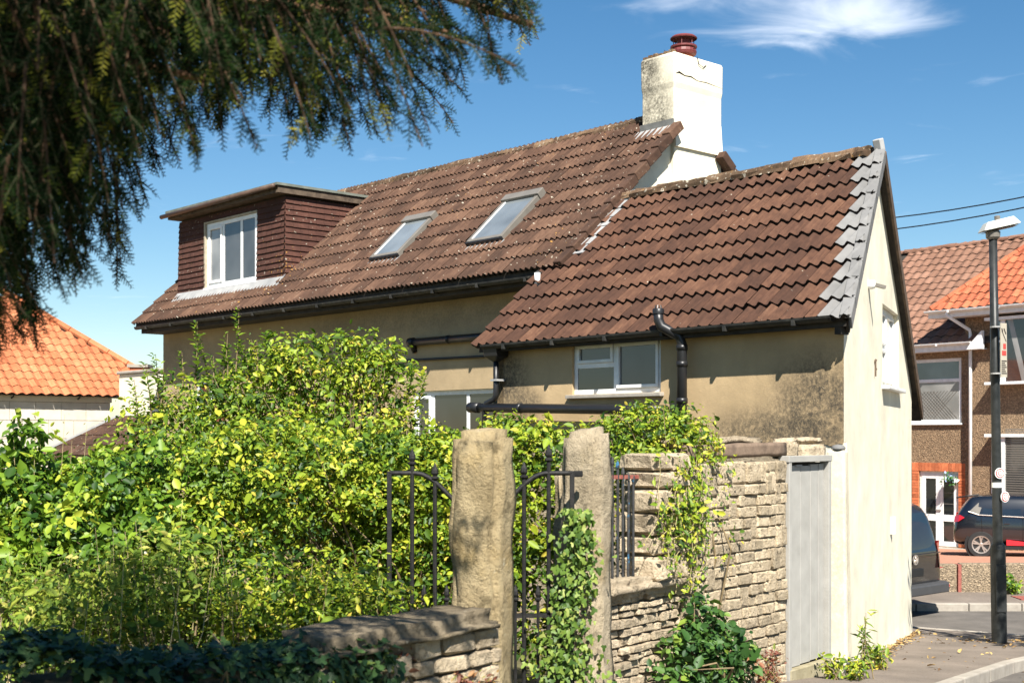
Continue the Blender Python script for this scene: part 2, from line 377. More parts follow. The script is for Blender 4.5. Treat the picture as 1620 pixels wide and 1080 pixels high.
drape('ground', [(-900,-900),(900,-900),(900,900),(-900,900)], -.125, M_SOIL)
drape('road', [(2.2,3),(70,3),(70,22.55),(-2,24.2),(-2,23.4),(4,19.5),(2.2,9)], -.12, M_ASPH)
PAVE = [(1.1,7.6),(2.55,10.0),(4.26,12.75),(5.45,14.65),(6.25,15.75),(7.0,16.45),(7.65,17.1),(7.85,17.8),(7.6,18.6),(6.9,19.35),(5.8,20.2),(3.6,22.2),(3.0,21.6),(5.2,19.2),(3.2,13.2),(.9,9.3)]
drape('pavement', PAVE, 0, M_PAVE, thick=.13)
# kerb stones along the outer edge of the near pavement
kerb = tag(empty('kerb', (0,0,0)), kind='structure')
def kerb_run(pts, n_each, w_=.13, lift=.012, par=kerb, depth=.16, mat=M_KERB):
    P = []
    for i in range(len(pts)-1):
        a, b = Vector((*pts[i],0)), Vector((*pts[i+1],0)); m_ = max(1, round((b-a).length/n_each))
        for k in range(m_): P.append((a.lerp(b, k/m_), a.lerp(b, (k+1)/m_)))
    for a, b in P:
        d = (b-a).normalized(); a2 = a+d*.006; b2 = b-d*.006; nrm = Vector((d.y, -d.x, 0))*w_
        m_ = MB(); vs = []
        for p in (a2, b2, b2+nrm, a2+nrm):
            z = zg(p.x, p.y); vs.append((p.x, p.y, z+lift)); 
        lo = [(x, y, z-depth) for x, y, z in vs]
        m_.add(vs+lo, [(0,1,2,3),(7,6,5,4),(0,4,5,1),(1,5,6,2),(2,6,7,3),(3,7,4,0)])
        m_.build('kerb_stone', mat, par, bevel=.015)
kerb_run(PAVE[0:12], .9)
# opposite side of the street: pavement, kerb, retaining wall, drive
ZS = -SLOPE*S1
m = MB(); m.add([(1.5,23.0,ZS+.0),(70,22.62,ZS+.0),(70,25.4,ZS+.03),(1.5,25.4,ZS+.03)], [(0,1,2,3)]); tag(m.build('pavement', M_PAVE), kind='structure')
kerb2 = tag(empty('kerb', (0,0,0)), kind='structure')
for i in range(26):
    a = 1.5+i*.92; ya = 23.0-.38*(a-1.5)/68.5
    MB().box(a+.006, a+.914, ya-.14, ya, ZS-.14, ZS+.012).build('kerb_stone', M_KERB, kerb2, bevel=.015)
m = MB().box(9.05, 9.75, 23.35, 23.85, ZS+.004, ZS+.022); tag(m.build('manhole_cover', M_IRONR), 'rusty rectangular manhole cover in the far pavement', 'manhole cover')
def zdrive(y): return -.15-(y-24.6)*.0505
m = MB(); m.add([(3,24.75,zdrive(24.75)),(70,24.75,zdrive(24.75)),(70,47,zdrive(47)),(3,47,zdrive(47))], [(0,1,2,3)]); tag(m.build('driveway', M_DRIVE), kind='structure')
lw = tag(empty('garden_wall', (8.0,24.45,ZS)), 'low pebble dash retaining wall below the red brick driveway', 'wall')
m = MB(); n_ = 120
for i in range(n_):                      # slightly uneven face and top
    pass
m.box(.36, 26, 0, .24, -.05, .545); o = m.build('wall', M_DASHW, lw, bevel=.02)
MB().box(-4.8, .30, .05, .26, -.05, .53).build('wall', M_DASHW, lw, bevel=.02)
MB().box(.30, .36, -.01, .2, 0, .53).build('expansion_strip', M_IRONR, lw)

# ------------------------------------------------------------------ roof tiles
def tile_geo(width, length, nroll, rollh, thick, seg=5, sharp=1.0, phase=0):
    n = nroll*seg; V = []; F = []
    def prof(x): return rollh*(.5+.5*math.cos(2*math.pi*(x/width*nroll+phase)))**sharp
    for row in range(3):
        for i in range(n+1):
            x = width*i/n; h = prof(x)
            if row == 0: V.append((x, length, h+.004))
            elif row == 1: V.append((x, 0, h+thick+.004))
            else: V.append((x, .004, h-.002))
    for i in range(n):
        F.append((i, n+1+i, n+2+i, i+1)); F.append((n+1+i, 2*n+2+i, 2*n+3+i, n+2+i))
    return V, F
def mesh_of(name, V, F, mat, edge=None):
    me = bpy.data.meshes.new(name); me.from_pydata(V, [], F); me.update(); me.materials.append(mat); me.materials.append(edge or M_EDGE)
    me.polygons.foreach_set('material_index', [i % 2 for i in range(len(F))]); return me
def tile_field(parent, x0, cols, cw, w_start, rows, gauge, pitch, zf, geo, mat, skip, limit=300, name='tile', jit=.006):
    V, F = geo; me = mesh_of(name, V, F, mat); cp, sp_ = math.cos(pitch), math.sin(pitch); rest = MB(); cnt = 0
    spots = []
    for r in range(rows):
        for c in range(cols):
            x = x0+c*cw; s = r*gauge; wl = w_start+s*cp; z = zf(wl)
            if skip(x+cw/2, wl+gauge*cp/2, r, c): continue
            spots.append((x, wl, z, r, c))
    spots.sort(key=lambda q: -q[0])
    for (x, wl, z, r, c) in spots:
        jx, jz, ja = random.uniform(-jit, jit), random.uniform(0, jit*1.3), random.gauss(0, .007)
        if cnt < limit:
            o = link(name, me, None, parent, (x+jx, wl, z+jz+.012), (pitch, 0, ja)); cnt += 1
        else:
            Mx = Matrix.Translation((x+jx, wl, z+jz+.012)) @ Matrix.Rotation(pitch, 4, 'X') @ Matrix.Rotation(ja, 4, 'Z')
            rest.add([Mx @ Vector(v) for v in V], F)
    if rest.v: tag(link('tile_field', mesh_of('tile_field', rest.v, rest.f, mat), None, parent), kind='stuff')
    return me

# ------------------------------------------------------------------ the cottage
cot = tag(empty('cottage', (CX, CY, 0), RZ), 'old cream and tan rendered cottage with brown tiled roofs, dormer and tall chimney', 'house')
TW, TM = math.tan(R(41.69)), math.tan(R(43.06)); PW, PM = R(41.69), R(43.06)
def zwing(w_): return 3.515+(w_+.12)*TW
def zmain(w_): return 4.655+(w_-1.10)*TM
WR, MR = 2.222, 3.75; ZWR, ZMR = zwing(WR), zmain(MR)
M_TAN = rendermat('tan_render', (.46,.335,.19), (.055,.048,.038), [
    (L2W(-.25,0,2.62), (.85,.95,.70), 1.0), (L2W(-1.0,0,2.35), (1.0,1.0,.36), .9), (L2W(-4.95,0,3.05), (.45,.5,.55), .95), (L2W(-4.6,0,2.72), (.4,.4,.30), .8)])
M_TANM = rendermat('grey_tan_render', (.41,.31,.185), (.10,.09,.07), [(L2W(-9,1.35,4.2), (5,5,.35), .5), (L2W(-16.5,1.35,3.9), (1.5,1.5,.5), .5)])
M_CHIM = rendermat('stained_cream_render', (.78,.71,.55), (.05,.045,.035), [(L2W(-5.75,3.35,7.75), (.5,.5,.55), 1.0), (L2W(-5.5,3.35,7.0), (.5,.45,.9), .95), (L2W(-5.2,3.9,8.0), (.6,.6,.16), .5)])
# wing front wall
WIN = (-3.81, -2.40, 2.83, 3.47)
o = hole_wall(-5.25, .0, 2.27, 3.60, [WIN], .16).build('front_wall', M_TAN, cot)
MB().box(-.34, -.001, .003, .05, -.6, 2.268).build('wall_foot', M_CREAM, cot)
m = MB(); m.box(-5.25, -.22, .05, .30, -.3, 2.27); m.build('lower_wall', M_RUBBLE, cot)
MB().box(-5.252, -5.05, .0, 1.36, -.3, 3.55).build('side_wall', M_TAN, cot)
# ragged bottom edge of the render
m = MB(); xx = -1.95
while xx < -.02:
    l = random.uniform(.05, .16); d = random.uniform(.0, .045)
    m.box(xx, min(xx+l, -.01), -.012+random.uniform(0,.006), .05, 2.27-d, 2.275); xx += l
m.build('render_edge', M_TAN, cot)
# street gable
SK = math.sqrt(1+K*K)
def gable_mesh(holes, y_off, depth, L, z0, z1):
    return hole_wall(0, L, z0, z1, holes, depth)
wF = 5.777
gw0, gw1, gz0, gz1 = 2.76*SK, 4.30*SK, 2.95, 3.93
mb = hole_wall(0, wF*SK, -.95, 5.8, [(gw0, gw1, gz0, gz1)], .14)
me = mb.mesh('gable_wall')
bm = bmesh.new(); bm.from_mesh(me)
ap = WR*SK
for co, no in (((0,0,3.62), (-(5.62-3.62)/ap,0,1)), ((ap,0,5.62), ((5.62-3.13)/(wF*SK-ap),0,1))):
    bmesh.ops.bisect_plane(bm, geom=bm.verts[:]+bm.edges[:]+bm.faces[:], plane_co=co, plane_no=Vector(no).normalized(), clear_outer=True)
bm.to_mesh(me); bm.free()
GA = math.atan2(1, -K)                                    # local direction of the gable wall
gab = link('gable_wall', me, M_CREAM, cot, (0,0,0), (0,0,GA))
# a slight outward batter at the foot of the gable wall
m = MB(); m.prism([(-.05,-1.0),(.001,-1.0),(.001,.35-.5),(-.012,.1-.5)], 0, .0, wF*SK); m.build('wall_foot', M_CREAM, cot, rot=(0,0,GA))
# far side wall
q = (-K*wF, wF); m = MB(); m.box(-5.2, q[0], wF-.2, wF-.002, -.9, 3.15); m.build('rear_wall', M_CREAM, cot)
# corner pilaster beside the door
m = MB(); m.add([(-.17,-.16,-.35),(.075,-.04,-.35),(-.02,.20,-.35),(-.2,.12,-.35),(-.13,-.12,2.2),(.035,-.03,2.2),(-.06,.17,2.2),(-.16,.1,2.2)], [(0,1,5,4),(1,2,6,5),(2,3,7,6),(3,0,4,7),(4,5,6,7)])
m.build('corner_pilaster', rendermat('chipped_cream_paint', (.66,.60,.465), (.25,.2,.13), [(L2W(-.05,-.1,1.2), (.5,.5,1.4), .5)]), cot, bevel=.03)
m = MB(); m.lathe([(.07,0),(.072,.015),(.055,.035),(.02,.045),(.0,.047)], 12, (-.05,-.02,2.205)); m.build('pilaster_cap', M_GREYV, cot, smooth=True)

def window(parent, a0, a1, z0, z1, y, lights, fw=.055, name='window', frame_mat=M_WHITE, dp=.06, rot=None, sill=True, sill_mat=None, shift=(0,0,0)):
    """lights: list of (a0,a1,z0,z1, openable, material) as fractions of the opening"""
    r = rot or (0,0,0)
    f = MB(); f.box(a0, a1, y, y+dp, z0, z0+fw); f.box(a0, a1, y, y+dp, z1-fw, z1); f.box(a0, a0+fw, y+.001, y+dp-.001, z0+fw, z1-fw); f.box(a1-fw, a1, y+.001, y+dp-.001, z0+fw, z1-fw)
    W_, H_ = a1-a0, z1-z0
    fo = None; panes = []
    for (p, q, s, t, opening, gm) in lights:
        x0, x1, y0, y1 = a0+W_*p, a0+W_*q, z0+H_*s, z0+H_*t
        e = fw*.5
        if p > 0: f.box(x0-e, x0+e, y+.002, y+dp-.002, y0+(fw if s == 0 else 0), y1-(fw if t == 1 else 0))
        if s > 0: f.box(x0+(fw if p == 0 else e), x1-(fw if q == 1 else e), y+.003, y+dp-.003, y0-e, y0+e)
        bx0 = x0+(fw if p == 0 else e); bx1 = x1-(fw if q == 1 else e); by0 = y0+(fw if s == 0 else e); by1 = y1-(fw if t == 1 else e)
        panes.append((bx0, bx1, by0, by1, opening, gm))
    fo = f.build(name, frame_mat, parent, rot=r, loc=shift, bevel=.004)
    for (x0, x1, y0, y1, opening, gm) in panes:
        if opening:
            c = fw*.75; k = MB(); k.box(x0+.003, x1-.003, y-.018, y+.03, y0+.003, y0+c); k.box(x0+.003, x1-.003, y-.018, y+.03, y1-c, y1-.003); k.box(x0+.003, x0+c, y-.017, y+.029, y0+c, y1-c); k.box(x1-c, x1-.003, y-.017, y+.029, y0+c, y1-c)
            k.build('sash', frame_mat, fo, bevel=.004); x0 += c; x1 -= c; y0 += c; y1 -= c
        MB().box(x0-.004, x1+.004, y+.012, y+.02, y0-.004, y1+.004).build('pane', gm, fo)
    if sill: MB().box(a0-.06, a1+.05, y-.10, y+.02, z0-.05, z0-.004).build('sill', sill_mat or M_KERB, fo, bevel=.008)
    return fo
window(cot, *WIN, .035, [(0,.48,0,.53,False,M_GLASS),(0,.48,.53,1,True,M_GLASSG),(.48,1,0,1,True,M_GLASSG)])
fo = window(cot, gw0, gw1, gz0, gz1, .07, [(0,.5,0,.5,True,M_GLASS),(0,.5,.5,1,True,M_GLASSG),(.5,1,0,1,True,M_GLASSG)], rot=(0,0,GA), sill=False)
MB().box(gw0-.06, gw1+.08, -.09, .1, gz0-.05, gz0-.004).build('sill', M_WHITE, fo, bevel=.008)

# wing roof: deck, tiles, verge
wroof = MB()
def deck(mb, pts, zf, off, th):
    top = [(x, y, zf(y)+off) for x, y in pts]; lo = [(x, y, z-th) for x, y, z in top]; n = len(pts)
    mb.add(top+lo, [tuple(range(n)), tuple(range(2*n-1, n-1, -1))]+[(i, (i+1)%n, n+(i+1)%n, n+i) for i in range(n)])
OV = .06
deck(wroof, [(-5.33,-.17),(-K*-.17+OV,-.17),(-K*WR+OV,WR),(-5.33,WR)], zwing, 0, .07)
RS = (5.638-3.13)/(wF-WR)
def zwback(w_): return ZWR-(w_-WR)*RS
deck(wroof, [(-5.2,WR),(-K*WR+OV,WR),(-K*6.35+OV,6.35),(-5.2,6.35)], zwback, 0, .09)
wr = wroof.build('wing_roof', M_FASC, cot)
GW = .3243; cwW = .30; xW0 = -5.37; w0W = -.215
geoW = tile_geo(cwW, GW+.05, 2, .05, .042, 6, 1.2)
def xverge(w_): return -K*w_+OV+.03
bound = []
for r in range(10):
    wl = w0W+r*GW*math.cos(PW); wt = wl+GW*math.cos(PW)
    c = int(math.floor((xverge(wt)-.09-xW0)/(cwW/2))); bound.append(c)          # in half-tile columns
def skipW(xc, wc, r, c):
    if c == 0 and wc > 1.05: return True
    return (c+1)*2 > bound[r]
tile_field(wr, xW0, 18, cwW, w0W, 10, GW, PW, zwing, geoW, M_TILE, skipW)
for r in range(10):                                       # cut tiles and grey verge units at the skewed edge
    wl = w0W+r*GW*math.cos(PW); z = zwing(wl)
    full = bound[r]//2
    Mx = lambda x: Matrix.Translation((x, wl, z+.013)) @ Matrix.Rotation(PW, 4, 'X')
    def cut(x_from, x_to, cols, mat, nm):
        mb = MB(); V, F = geoW
        for c in cols: mb.add([Mx(xW0+c*cwW) @ Vector(v) for v in V], F)
        me = bpy.data.meshes.new(nm); me.from_pydata(mb.v, [], mb.f); me.polygons.foreach_set('material_index', [i % 2 for i in range(len(mb.f))]); bm = bmesh.new(); bm.from_mesh(me)
        g = lambda: bm.verts[:]+bm.edges[:]+bm.faces[:]
        if x_from is not None: bmesh.ops.bisect_plane(bm, geom=g(), plane_co=(x_from,0,0), plane_no=(-1,0,0), clear_outer=True)
        if x_to is not None: bmesh.ops.bisect_plane(bm, geom=g(), plane_co=(x_to,0,0), plane_no=(1,0,0), clear_outer=True)
        bmesh.ops.bisect_plane(bm, geom=g(), plane_co=(OV+.03,0,0), plane_no=Vector((1,K,0)).normalized(), clear_outer=True)
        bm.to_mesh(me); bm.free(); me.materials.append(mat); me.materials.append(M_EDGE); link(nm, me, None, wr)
    xb = xW0+bound[r]*cwW/2
    if bound[r] % 2: cut(None, xb, [full], M_TILE, 'tile')
    cut(xb, None, range(full, full+4), M_GREYV, 'verge_tile')
    # cap of the verge unit
    wt = wl+GW*math.cos(PW)-.012
    a = Vector((xverge(wl)-.03, wl, z+.062)); b = Vector((xverge(wt)-.03, wt, zwing(wt)+.050))
    MB().bar(a, b, .115, .05, (0,0,1)).build('verge_cap', M_GREYV, wr, bevel=.008)
    MB().bar(a+Vector((.047,.022,-.065)), b+Vector((.047,.022,-.055)), .018, .13, (0,0,1)).build('verge_side', M_GREYV, wr)
# front bargeboard and back bargeboard
def barge(pA, pB, h, mat=M_BARGE, th=.03, nm='bargeboard'):
    MB().bar(pA, pB, th, h, (0,0,1)).build(nm, mat, cot)
barge((xverge(-.1)-.03,-.1,zwing(-.1)-.13), (xverge(WR)-.03,WR,ZWR-.13), .15, M_FASC)
barge((xverge(WR)+.01,WR+.02,ZWR-.03), (xverge(6.38)+.01,6.38,zwback(6.38)-.03), .15)
barge((xverge(WR)-.10,WR+.02,ZWR-.10), (xverge(6.38)-.10,6.38,zwback(6.38)-.10), .02, M_FASC, .16, 'soffit_board')
# ridge tiles
def ridge(parent, x0, x1, w_, z, step, rad, mat):
    x = x0
    while x < x1-.05:
        e = min(x+step, x1); m = MB(); vs = []; fs = []; nn = 8; dz = random.uniform(-.008, .012); dr = random.uniform(-.01, .012)
        for i, xx in enumerate((x+.003, (x+e)/2, e-.003)):
            for k in range(nn+1):
                a = math.pi*k/nn; rr = rad+dr+random.uniform(-.022, .018); vs.append((xx, w_-rr*1.15*math.cos(a), z+dz-.05+rr*math.sin(a)))
        for i in range(2):
            for k in range(nn): fs.append((i*(nn+1)+k, i*(nn+1)+k+1, (i+1)*(nn+1)+k+1, (i+1)*(nn+1)+k))
        fs.append(tuple(range(nn+1))); fs.append(tuple(range(3*nn+2, 2*nn+1, -1)))
        m.add(vs, fs).build('ridge_tile', mat, parent); x = e
ridge(wr, -5.24, -K*WR-.06, WR, ZWR+.03, .44, .13, M_RIDGE)
# ragged mortar and moss under the ridge tiles
m = MB()
for i in range(420):
    x = random.uniform(-5.2, -1.15); s = random.uniform(.01, .03)
    y = WR-.155+random.uniform(-.03,.03); m.lathe([(s*.6,0),(s,s*.5),(s*.5,s),(0,s*1.05)], 5, (x, y, zwing(y)+.03))
tag(m.build('ridge_moss', M_RIDGE, wr), kind='stuff')
MB().bar((xverge(WR)-.055, WR-.02, ZWR+.17), (xverge(WR)-.055, WR+.04, ZWR+.0), .10, .09, (0,1,0)).build('ridge_end_cap', plain('pale_verge_cap',(.36,.355,.345),.6), wr, bevel=.01)

# main house walls
XG, XL = -5.10, -17.25; MF = 1.58
MWIN = (-9.0, -6.6, 1.9, 3.035); LWIN = (-15.95, -14.75, 2.5, 3.44)
hole_wall(XL, XG, -1.3, 4.50, [MWIN, LWIN], .14).build('front_wall', M_TANM, cot, loc=(0,MF,0))
m = MB(); m.prism([(MF+.002,-1.3),(6.15,-1.3),(6.15,zmain(1.35)-.08),(MR,ZMR-.07),(MF+.002,zmain(MF)-.08)], 0, XG-.35, XG-.10); m.build('gable_wall', M_CREAM, cot)
m = MB(); m.prism([(MF+.002,-1.3),(6.15,-1.3),(6.15,zmain(1.35)-.08),(MR,ZMR-.07),(MF+.002,zmain(MF)-.08)], 0, XL+.001, XL+.25); m.build('gable_wall', M_TANM, cot)
window(cot, *MWIN, MF+.05, [(0,.2,0,1,True,M_GLASS),(.2,.55,0,1,False,M_GLASS),(.55,1,0,1,False,M_GLASS)], fw=.07)
window(cot, *LWIN, MF+.05, [(0,.5,0,1,True,M_GLASS),(.5,1,0,1,False,smat('red_curtain',(.14,.04,.025),(.22,.07,.04),4,.7,0))], fw=.06)
# main roof
mr = MB()
def zmback(w_): return ZMR-(w_-MR)*TM
deck(mr, [(XL-.08,1.02),(XG-.06,1.02),(XG-.06,3.3),(XG-.12,3.3),(XG-.12,MR),(XL-.08,MR)], zmain, 0, .07)
deck(mr, [(XL-.08,MR),(XG-.12,MR),(XG-.12,4.5),(XG-.06,4.5),(XG-.06,6.45),(XL-.08,6.45)], zmback, 0, .07)
mro = mr.build('main_roof', M_FASC, cot)
DX0, DX1, DW = -16.55, -12.68, 1.60
SKY = [(-10.12,-9.36,1.64,2.42), (-7.64,-6.84,1.62,2.45)]
GMn = .331; cwM = 12.27/37; xM0 = -17.37; w0M = .985
geoM = tile_geo(cwM, GMn+.05, 3, .043, .034, 5, 1.1)
def skipM(xc, wc, r, c):
    if DX0+.05 < xc < DX1-.2 and wc > DW-.03 and wc < 3.42: return True
    for a, b, p, q in SKY:
        if a < xc < b and p < wc < q: return True
    if -5.75 < xc and wc > 3.3: return True
    return False
tile_field(mro, xM0, 37, cwM, w0M, 11, GMn, PM, zmain, geoM, M_TILE2, skipM)
tile_field(mro, xM0, 37, cwM, w0M+11*GMn*math.cos(PM), 1, GMn, PM, zmain, tile_geo(cwM, .2, 3, .036, .024, 5, 1.2), M_TILE2, lambda xc, wc, r, c: xc > -5.8, limit=0, name='top_course')
ridge(mro, XL-.1, -5.85, MR, ZMR-.03, .45, .13, M_RIDGE)
# verge units stepping down the main gable, front and back
for r in range(11):
    wl = w0M+r*GMn*math.cos(PM)-.02; wt = wl+(GMn+.02)*math.cos(PM)
    if r < 10:
        a = Vector((XG+.055, wl, zmain(wl)+.055)); b = Vector((XG+.055, wt, zmain(wt)+.025))
        MB().bar(a, b, .15, .135, (0,0,1)).build('verge_tile', M_TILE2, mro, bevel=.015)
    if r < 9:
        a = Vector((XG+.055, 2*MR-wl, zmain(wl)+.0)); b = Vector((XG+.055, 2*MR-wt, zmain(wt)-.035))
        MB().bar(a, b, .15, .14, (0,0,1)).build('verge_tile', M_TILE2, mro, bevel=.015)
# lead soakers where the wing roof meets the main gable, and the step of the abutment
for i in range(7):
    wl = 1.16+i*.155; a = Vector((XG+.23, wl, zwing(wl)+.09)); b = Vector((XG+.23, wl+.19, zwing(wl+.19)+.072))
    MB().bar(a, b, .20, .018, (0,0,1)).build('flashing', M_LEAD, wr)
# skylights
for a, b, p, q in SKY:
    s = empty('skylight', (0,0,0), 0, mro); ln = (q-p)/math.cos(PM)
    s.location = (a, p, zmain(p)+.03); s.rotation_euler = (PM, 0, 0); W_ = b-a; fwk = .07; hh = .10
    m = MB(); m.box(0, fwk, 0, ln, 0, hh); m.box(W_-fwk, W_, 0, ln, 0, hh); m.box(fwk, W_-fwk, 0, .07, 0, hh-.003); m.build('skylight_frame', M_DGREY, s, bevel=.008)
    MB().box(-.02, W_+.02, ln-.14, ln+.02, 0, hh+.035).build('skylight_hood', M_DGREY, s, bevel=.012)
    MB().box(fwk-.004, W_-fwk+.004, .066, ln-.136, .05, hh-.012).build('skylight_pane', M_GLASSL, s)
    m = MB(); m.box(fwk-.004, fwk+.02, .07, ln-.14, hh-.012, hh-.004); m.build('skylight_seal', M_WHITE, s)
    MB().box(-.06, W_+.06, -.15, .002, -.015, .035).build('skylight_apron', M_LEAD, s, bevel=.01)
    MB().box(-.005, W_+.005, -.03, .0, .03, hh-.01).build('skylight_sash', M_BLACK, s)
# dormer
zb = zmain(DW); ZD = 6.60
dor = MB(); dor.box(DX0+.04, DX1-.04, DW+.02, DW+.1, zb-.05, ZD+.05)
dor.prism([(DW+.1,zb-.2),(3.55,ZD+.1),(DW+.1,ZD+.1)], 0, DX0+.045, DX0+.1); dor.prism([(DW+.1,zb-.2),(3.55,ZD+.1),(DW+.1,ZD+.1)], 0, DX1-.1, DX1-.045)
do = dor.build('dormer', M_FASC, cot)
DWIN = (-15.46, -13.62, 5.20, 6.44)
rowsD = 14; gd = (ZD-zb-.02)/rowsD; front = MB(); cheek = MB()
def hang(mb, org, dx, nrm, length, z, h, xcut=None):      # one course of plain tiles: overlapping, slightly uneven
    x = 0; t_w = .165
    while x < length-.01:
        e = min(x+t_w, length); j = random.uniform(-.004,.004); j2 = random.uniform(0,.004)
        a = org+dx*(x+.0015); b = org+dx*(e-.0015); up = Vector((0,0,1))
        o1 = nrm*(.036+j2); o2 = nrm*.012
        vs = [a+up*(z+j)+o1, b+up*(z+j)+o1, b+up*(z+h*1.12)+o2, a+up*(z+h*1.12)+o2, a+up*(z+j), b+up*(z+j)]
        mb.add(vs, [(0,1,2,3),(0,4,5,1)]); x = e
for i in range(rowsD):
    z = zb+.02+i*gd; z2 = z+gd; fl = .05*max(0, 1-i/rowsD)      # battered slightly outward towards the foot
    segs = [(DX0-.02, DX1+.02)] if (z > DWIN[3] or z2 < DWIN[2]-.02) else [(DX0-.02, DWIN[0]-.03), (DWIN[1]+.03, DX1+.02)]
    for (p, q) in segs: hang(front, Vector((p, DW-.0-fl*.6, 0)), Vector((1,0,0)), Vector((0,-1,0)), q-p, z, gd)
    wend = 1.10+(z-4.586)/TM
    hang(cheek, Vector((DX1-.0+fl*.3, DW-.02-fl*.6, 0)), Vector((0,1,0)), Vector((1,0,0)), max(.05, wend-DW+.12), z, gd)
    hang(cheek, Vector((DX0+.0-fl*.3, DW-.02-fl*.6, 0)), Vector((0,1,0)), Vector((-1,0,0)), max(.05, wend-DW+.12), z, gd)
tag(front.build('front_tile_hanging', M_HANG, do), kind='stuff'); tag(cheek.build('cheek_tile_hanging', M_HANG, do), kind='stuff')
window(do, *DWIN, DW-.02, [(0,.34,0,1,True,M_GLASSB),(.34,.70,0,1,False,M_GLASSG),(.70,1,0,1,False,M_GLASSG)], fw=.075, sill=False, name='dormer_window')
m = MB(); m.box(DWIN[0]-.03, DWIN[1]+.03, DW-.05, DW+.02, DWIN[3]+.004, DWIN[3]+.04); m.box(DWIN[0]-.06, DWIN[0]-.004, DW-.055, DW+.02, DWIN[2]-.03, DWIN[3]+.04); m.build('window_surround', M_MORTAR, do)
MB().box(DWIN[0]-.03, DWIN[1]+.03, DW-.09, DW+.02, DWIN[2]-.045, DWIN[2]-.004).build('sill', M_WHITE, do)
m = MB(); m.add([(DX0-.02,DW-.20,zmain(DW-.20)+.075),(DX1+.05,DW-.20,zmain(DW-.20)+.075),(DX1+.05,DW-.03,zb+.10),(DX0-.02,DW-.03,zb+.10)], [(0,1,2,3)]); m.build('apron_flashing', M_LEAD, do)
m = MB(); m.box(DX0-.12, DX1+.10, DW-.22, 3.62, ZD+.05, ZD+.17); m.build('dormer_fascia', smat('weathered_timber_fascia',(.05,.035,.025),(.13,.095,.065),8,.85,.4,40), do)
m = MB(); m.box(DX0-.15, DX1+.13, DW-.26, 3.66, ZD+.175, ZD+.22); m.build('dormer_roof', smat('felt_roof',(.10,.11,.09),(.18,.19,.16),5,.9,.3,50), do)
m = MB(); m.tube([(DX0-.28,DW-.28,ZD+.12),(DX1+.06,DW-.28,ZD+.16)], .045, 8); m.build('dormer_gutter', smat('brown_gutter',(.06,.035,.025),(.11,.07,.05),6,.5,.1,40), do, smooth=True)
# chimney
ch = empty('chimney', (0,0,0), 0, cot)
CX0, CX1, CW0, CW1 = -5.76, -5.13, 3.395, 4.48
m = MB()
prof = [(4.10,.0),(4.62,.0),(7.4,0),(7.48,.012),(7.88,.015),(7.92,.0)]
vs = []; fs = []
for z, e in prof: vs += [(CX0-e,CW0-e,z),(CX1+e,CW0-e,z),(CX1+e,CW1+e,z),(CX0-e,CW1+e,z)]
for i in range(len(prof)-1):
    for k in range(4): fs.append((i*4+k, i*4+(k+1)%4, (i+1)*4+(k+1)%4, (i+1)*4+k))
fs.append(tuple(range(len(vs)-4, len(vs)))); m.add(vs, fs); m.build('stack', M_CHIM, ch, bevel=.02)
m = MB(); m.prism([(0,0),(.0,.62),(-.02,.55),(-.035,.1),(-.05,.0)], 1, CW0-.004, CW1+.004); 
m = MB(); m.add([(CX1+.0,CW0+.01,7.0),(CX1+.0,CW1-.01,7.0),(CX1+.025,CW0+.005,6.62),(CX1+.025,CW1-.005,6.62),(CX1+.035,CW0+.0,6.54),(CX1+.035,CW1-.0,6.54),(CX1-.1,CW0,6.53),(CX1-.1,CW1,6.53)], [(0,1,3,2),(2,3,5,4),(4,5,7,6),(0,2,4,6),(1,7,5,3)]); m.build('stack_skirt', M_CREAM, ch)
m = MB()
for i in range(9):
    x = CX0+.0+random.uniform(0,.46); yv = CW0+.05+i*.12; m.box(x, x+.14, yv, yv+.09, 7.92, 7.92+random.uniform(.02,.05))
for i in range(6): m.box(CX0+.02+i*.1, CX0+.09+i*.1, CW0, CW0+.08, 7.92, 7.92+random.uniform(.015,.045))
tag(m.build('mortar_flaunching', M_RIDGE, ch), kind='stuff')
MB().box(CX0-.012, CX1-.0, CW0-.035, CW0-.001, zmain(CW0)+.02, zmain(CW0)+.14).build('flashing', smat('dark_flashing',(.09,.09,.085),(.18,.18,.17),5,.7,.2,40), ch)
MB().bar((CX0-.05,CW0-.10,zmain(CW0-.1)+.07),(CX1+.03,CW0-.10,zmain(CW0-.1)+.07), .2, .016, (0,-TM,1)).build('flashing', M_LEAD, ch)
m = MB(); m.tube([(CX1+.013,CW0+.02,7.60),(CX1+.014,CW0+.09,7.63),(CX1+.014,CW0+.22,7.60),(CX1+.014,CW0+.36,7.61),(CX1+.014,CW0+.5,7.575),(CX1+.014,CW0+.72,7.585),(CX1+.012,CW1,7.56)], [.004,.014,.007,.009,.004,.005,.002], 5); m.build('render_crack', M_FASC, ch)
PX, PY = -5.45, 3.98
MB().lathe([(.155,0),(.145,.1),(.14,.2)], 18, (PX,PY,7.92)).build('chimney_pot', M_TERRA, ch, smooth=True)
m = MB(); m.lathe([(.15,.10),(.185,.12),(.195,.16),(.185,.20),(.16,.205)], 18, (PX,PY,7.92)); m.lathe([(.17,.21),(.20,.225),(.20,.25),(.17,.255)], 18, (PX,PY,7.92))
m.lathe([(.10,.2),(.10,.36)], 10, (PX,PY,7.92))
for k in range(6): a = k*math.pi/3; m.tube([(PX+.16*math.cos(a),PY+.16*math.sin(a),8.17),(PX+.16*math.cos(a),PY+.16*math.sin(a),8.29)], .008, 4)
m.lathe([(.20,.355),(.205,.37),(.17,.40),(.08,.425),(0,.43)], 18, (PX,PY,7.92)); m.build('cowl', M_COWL, ch)
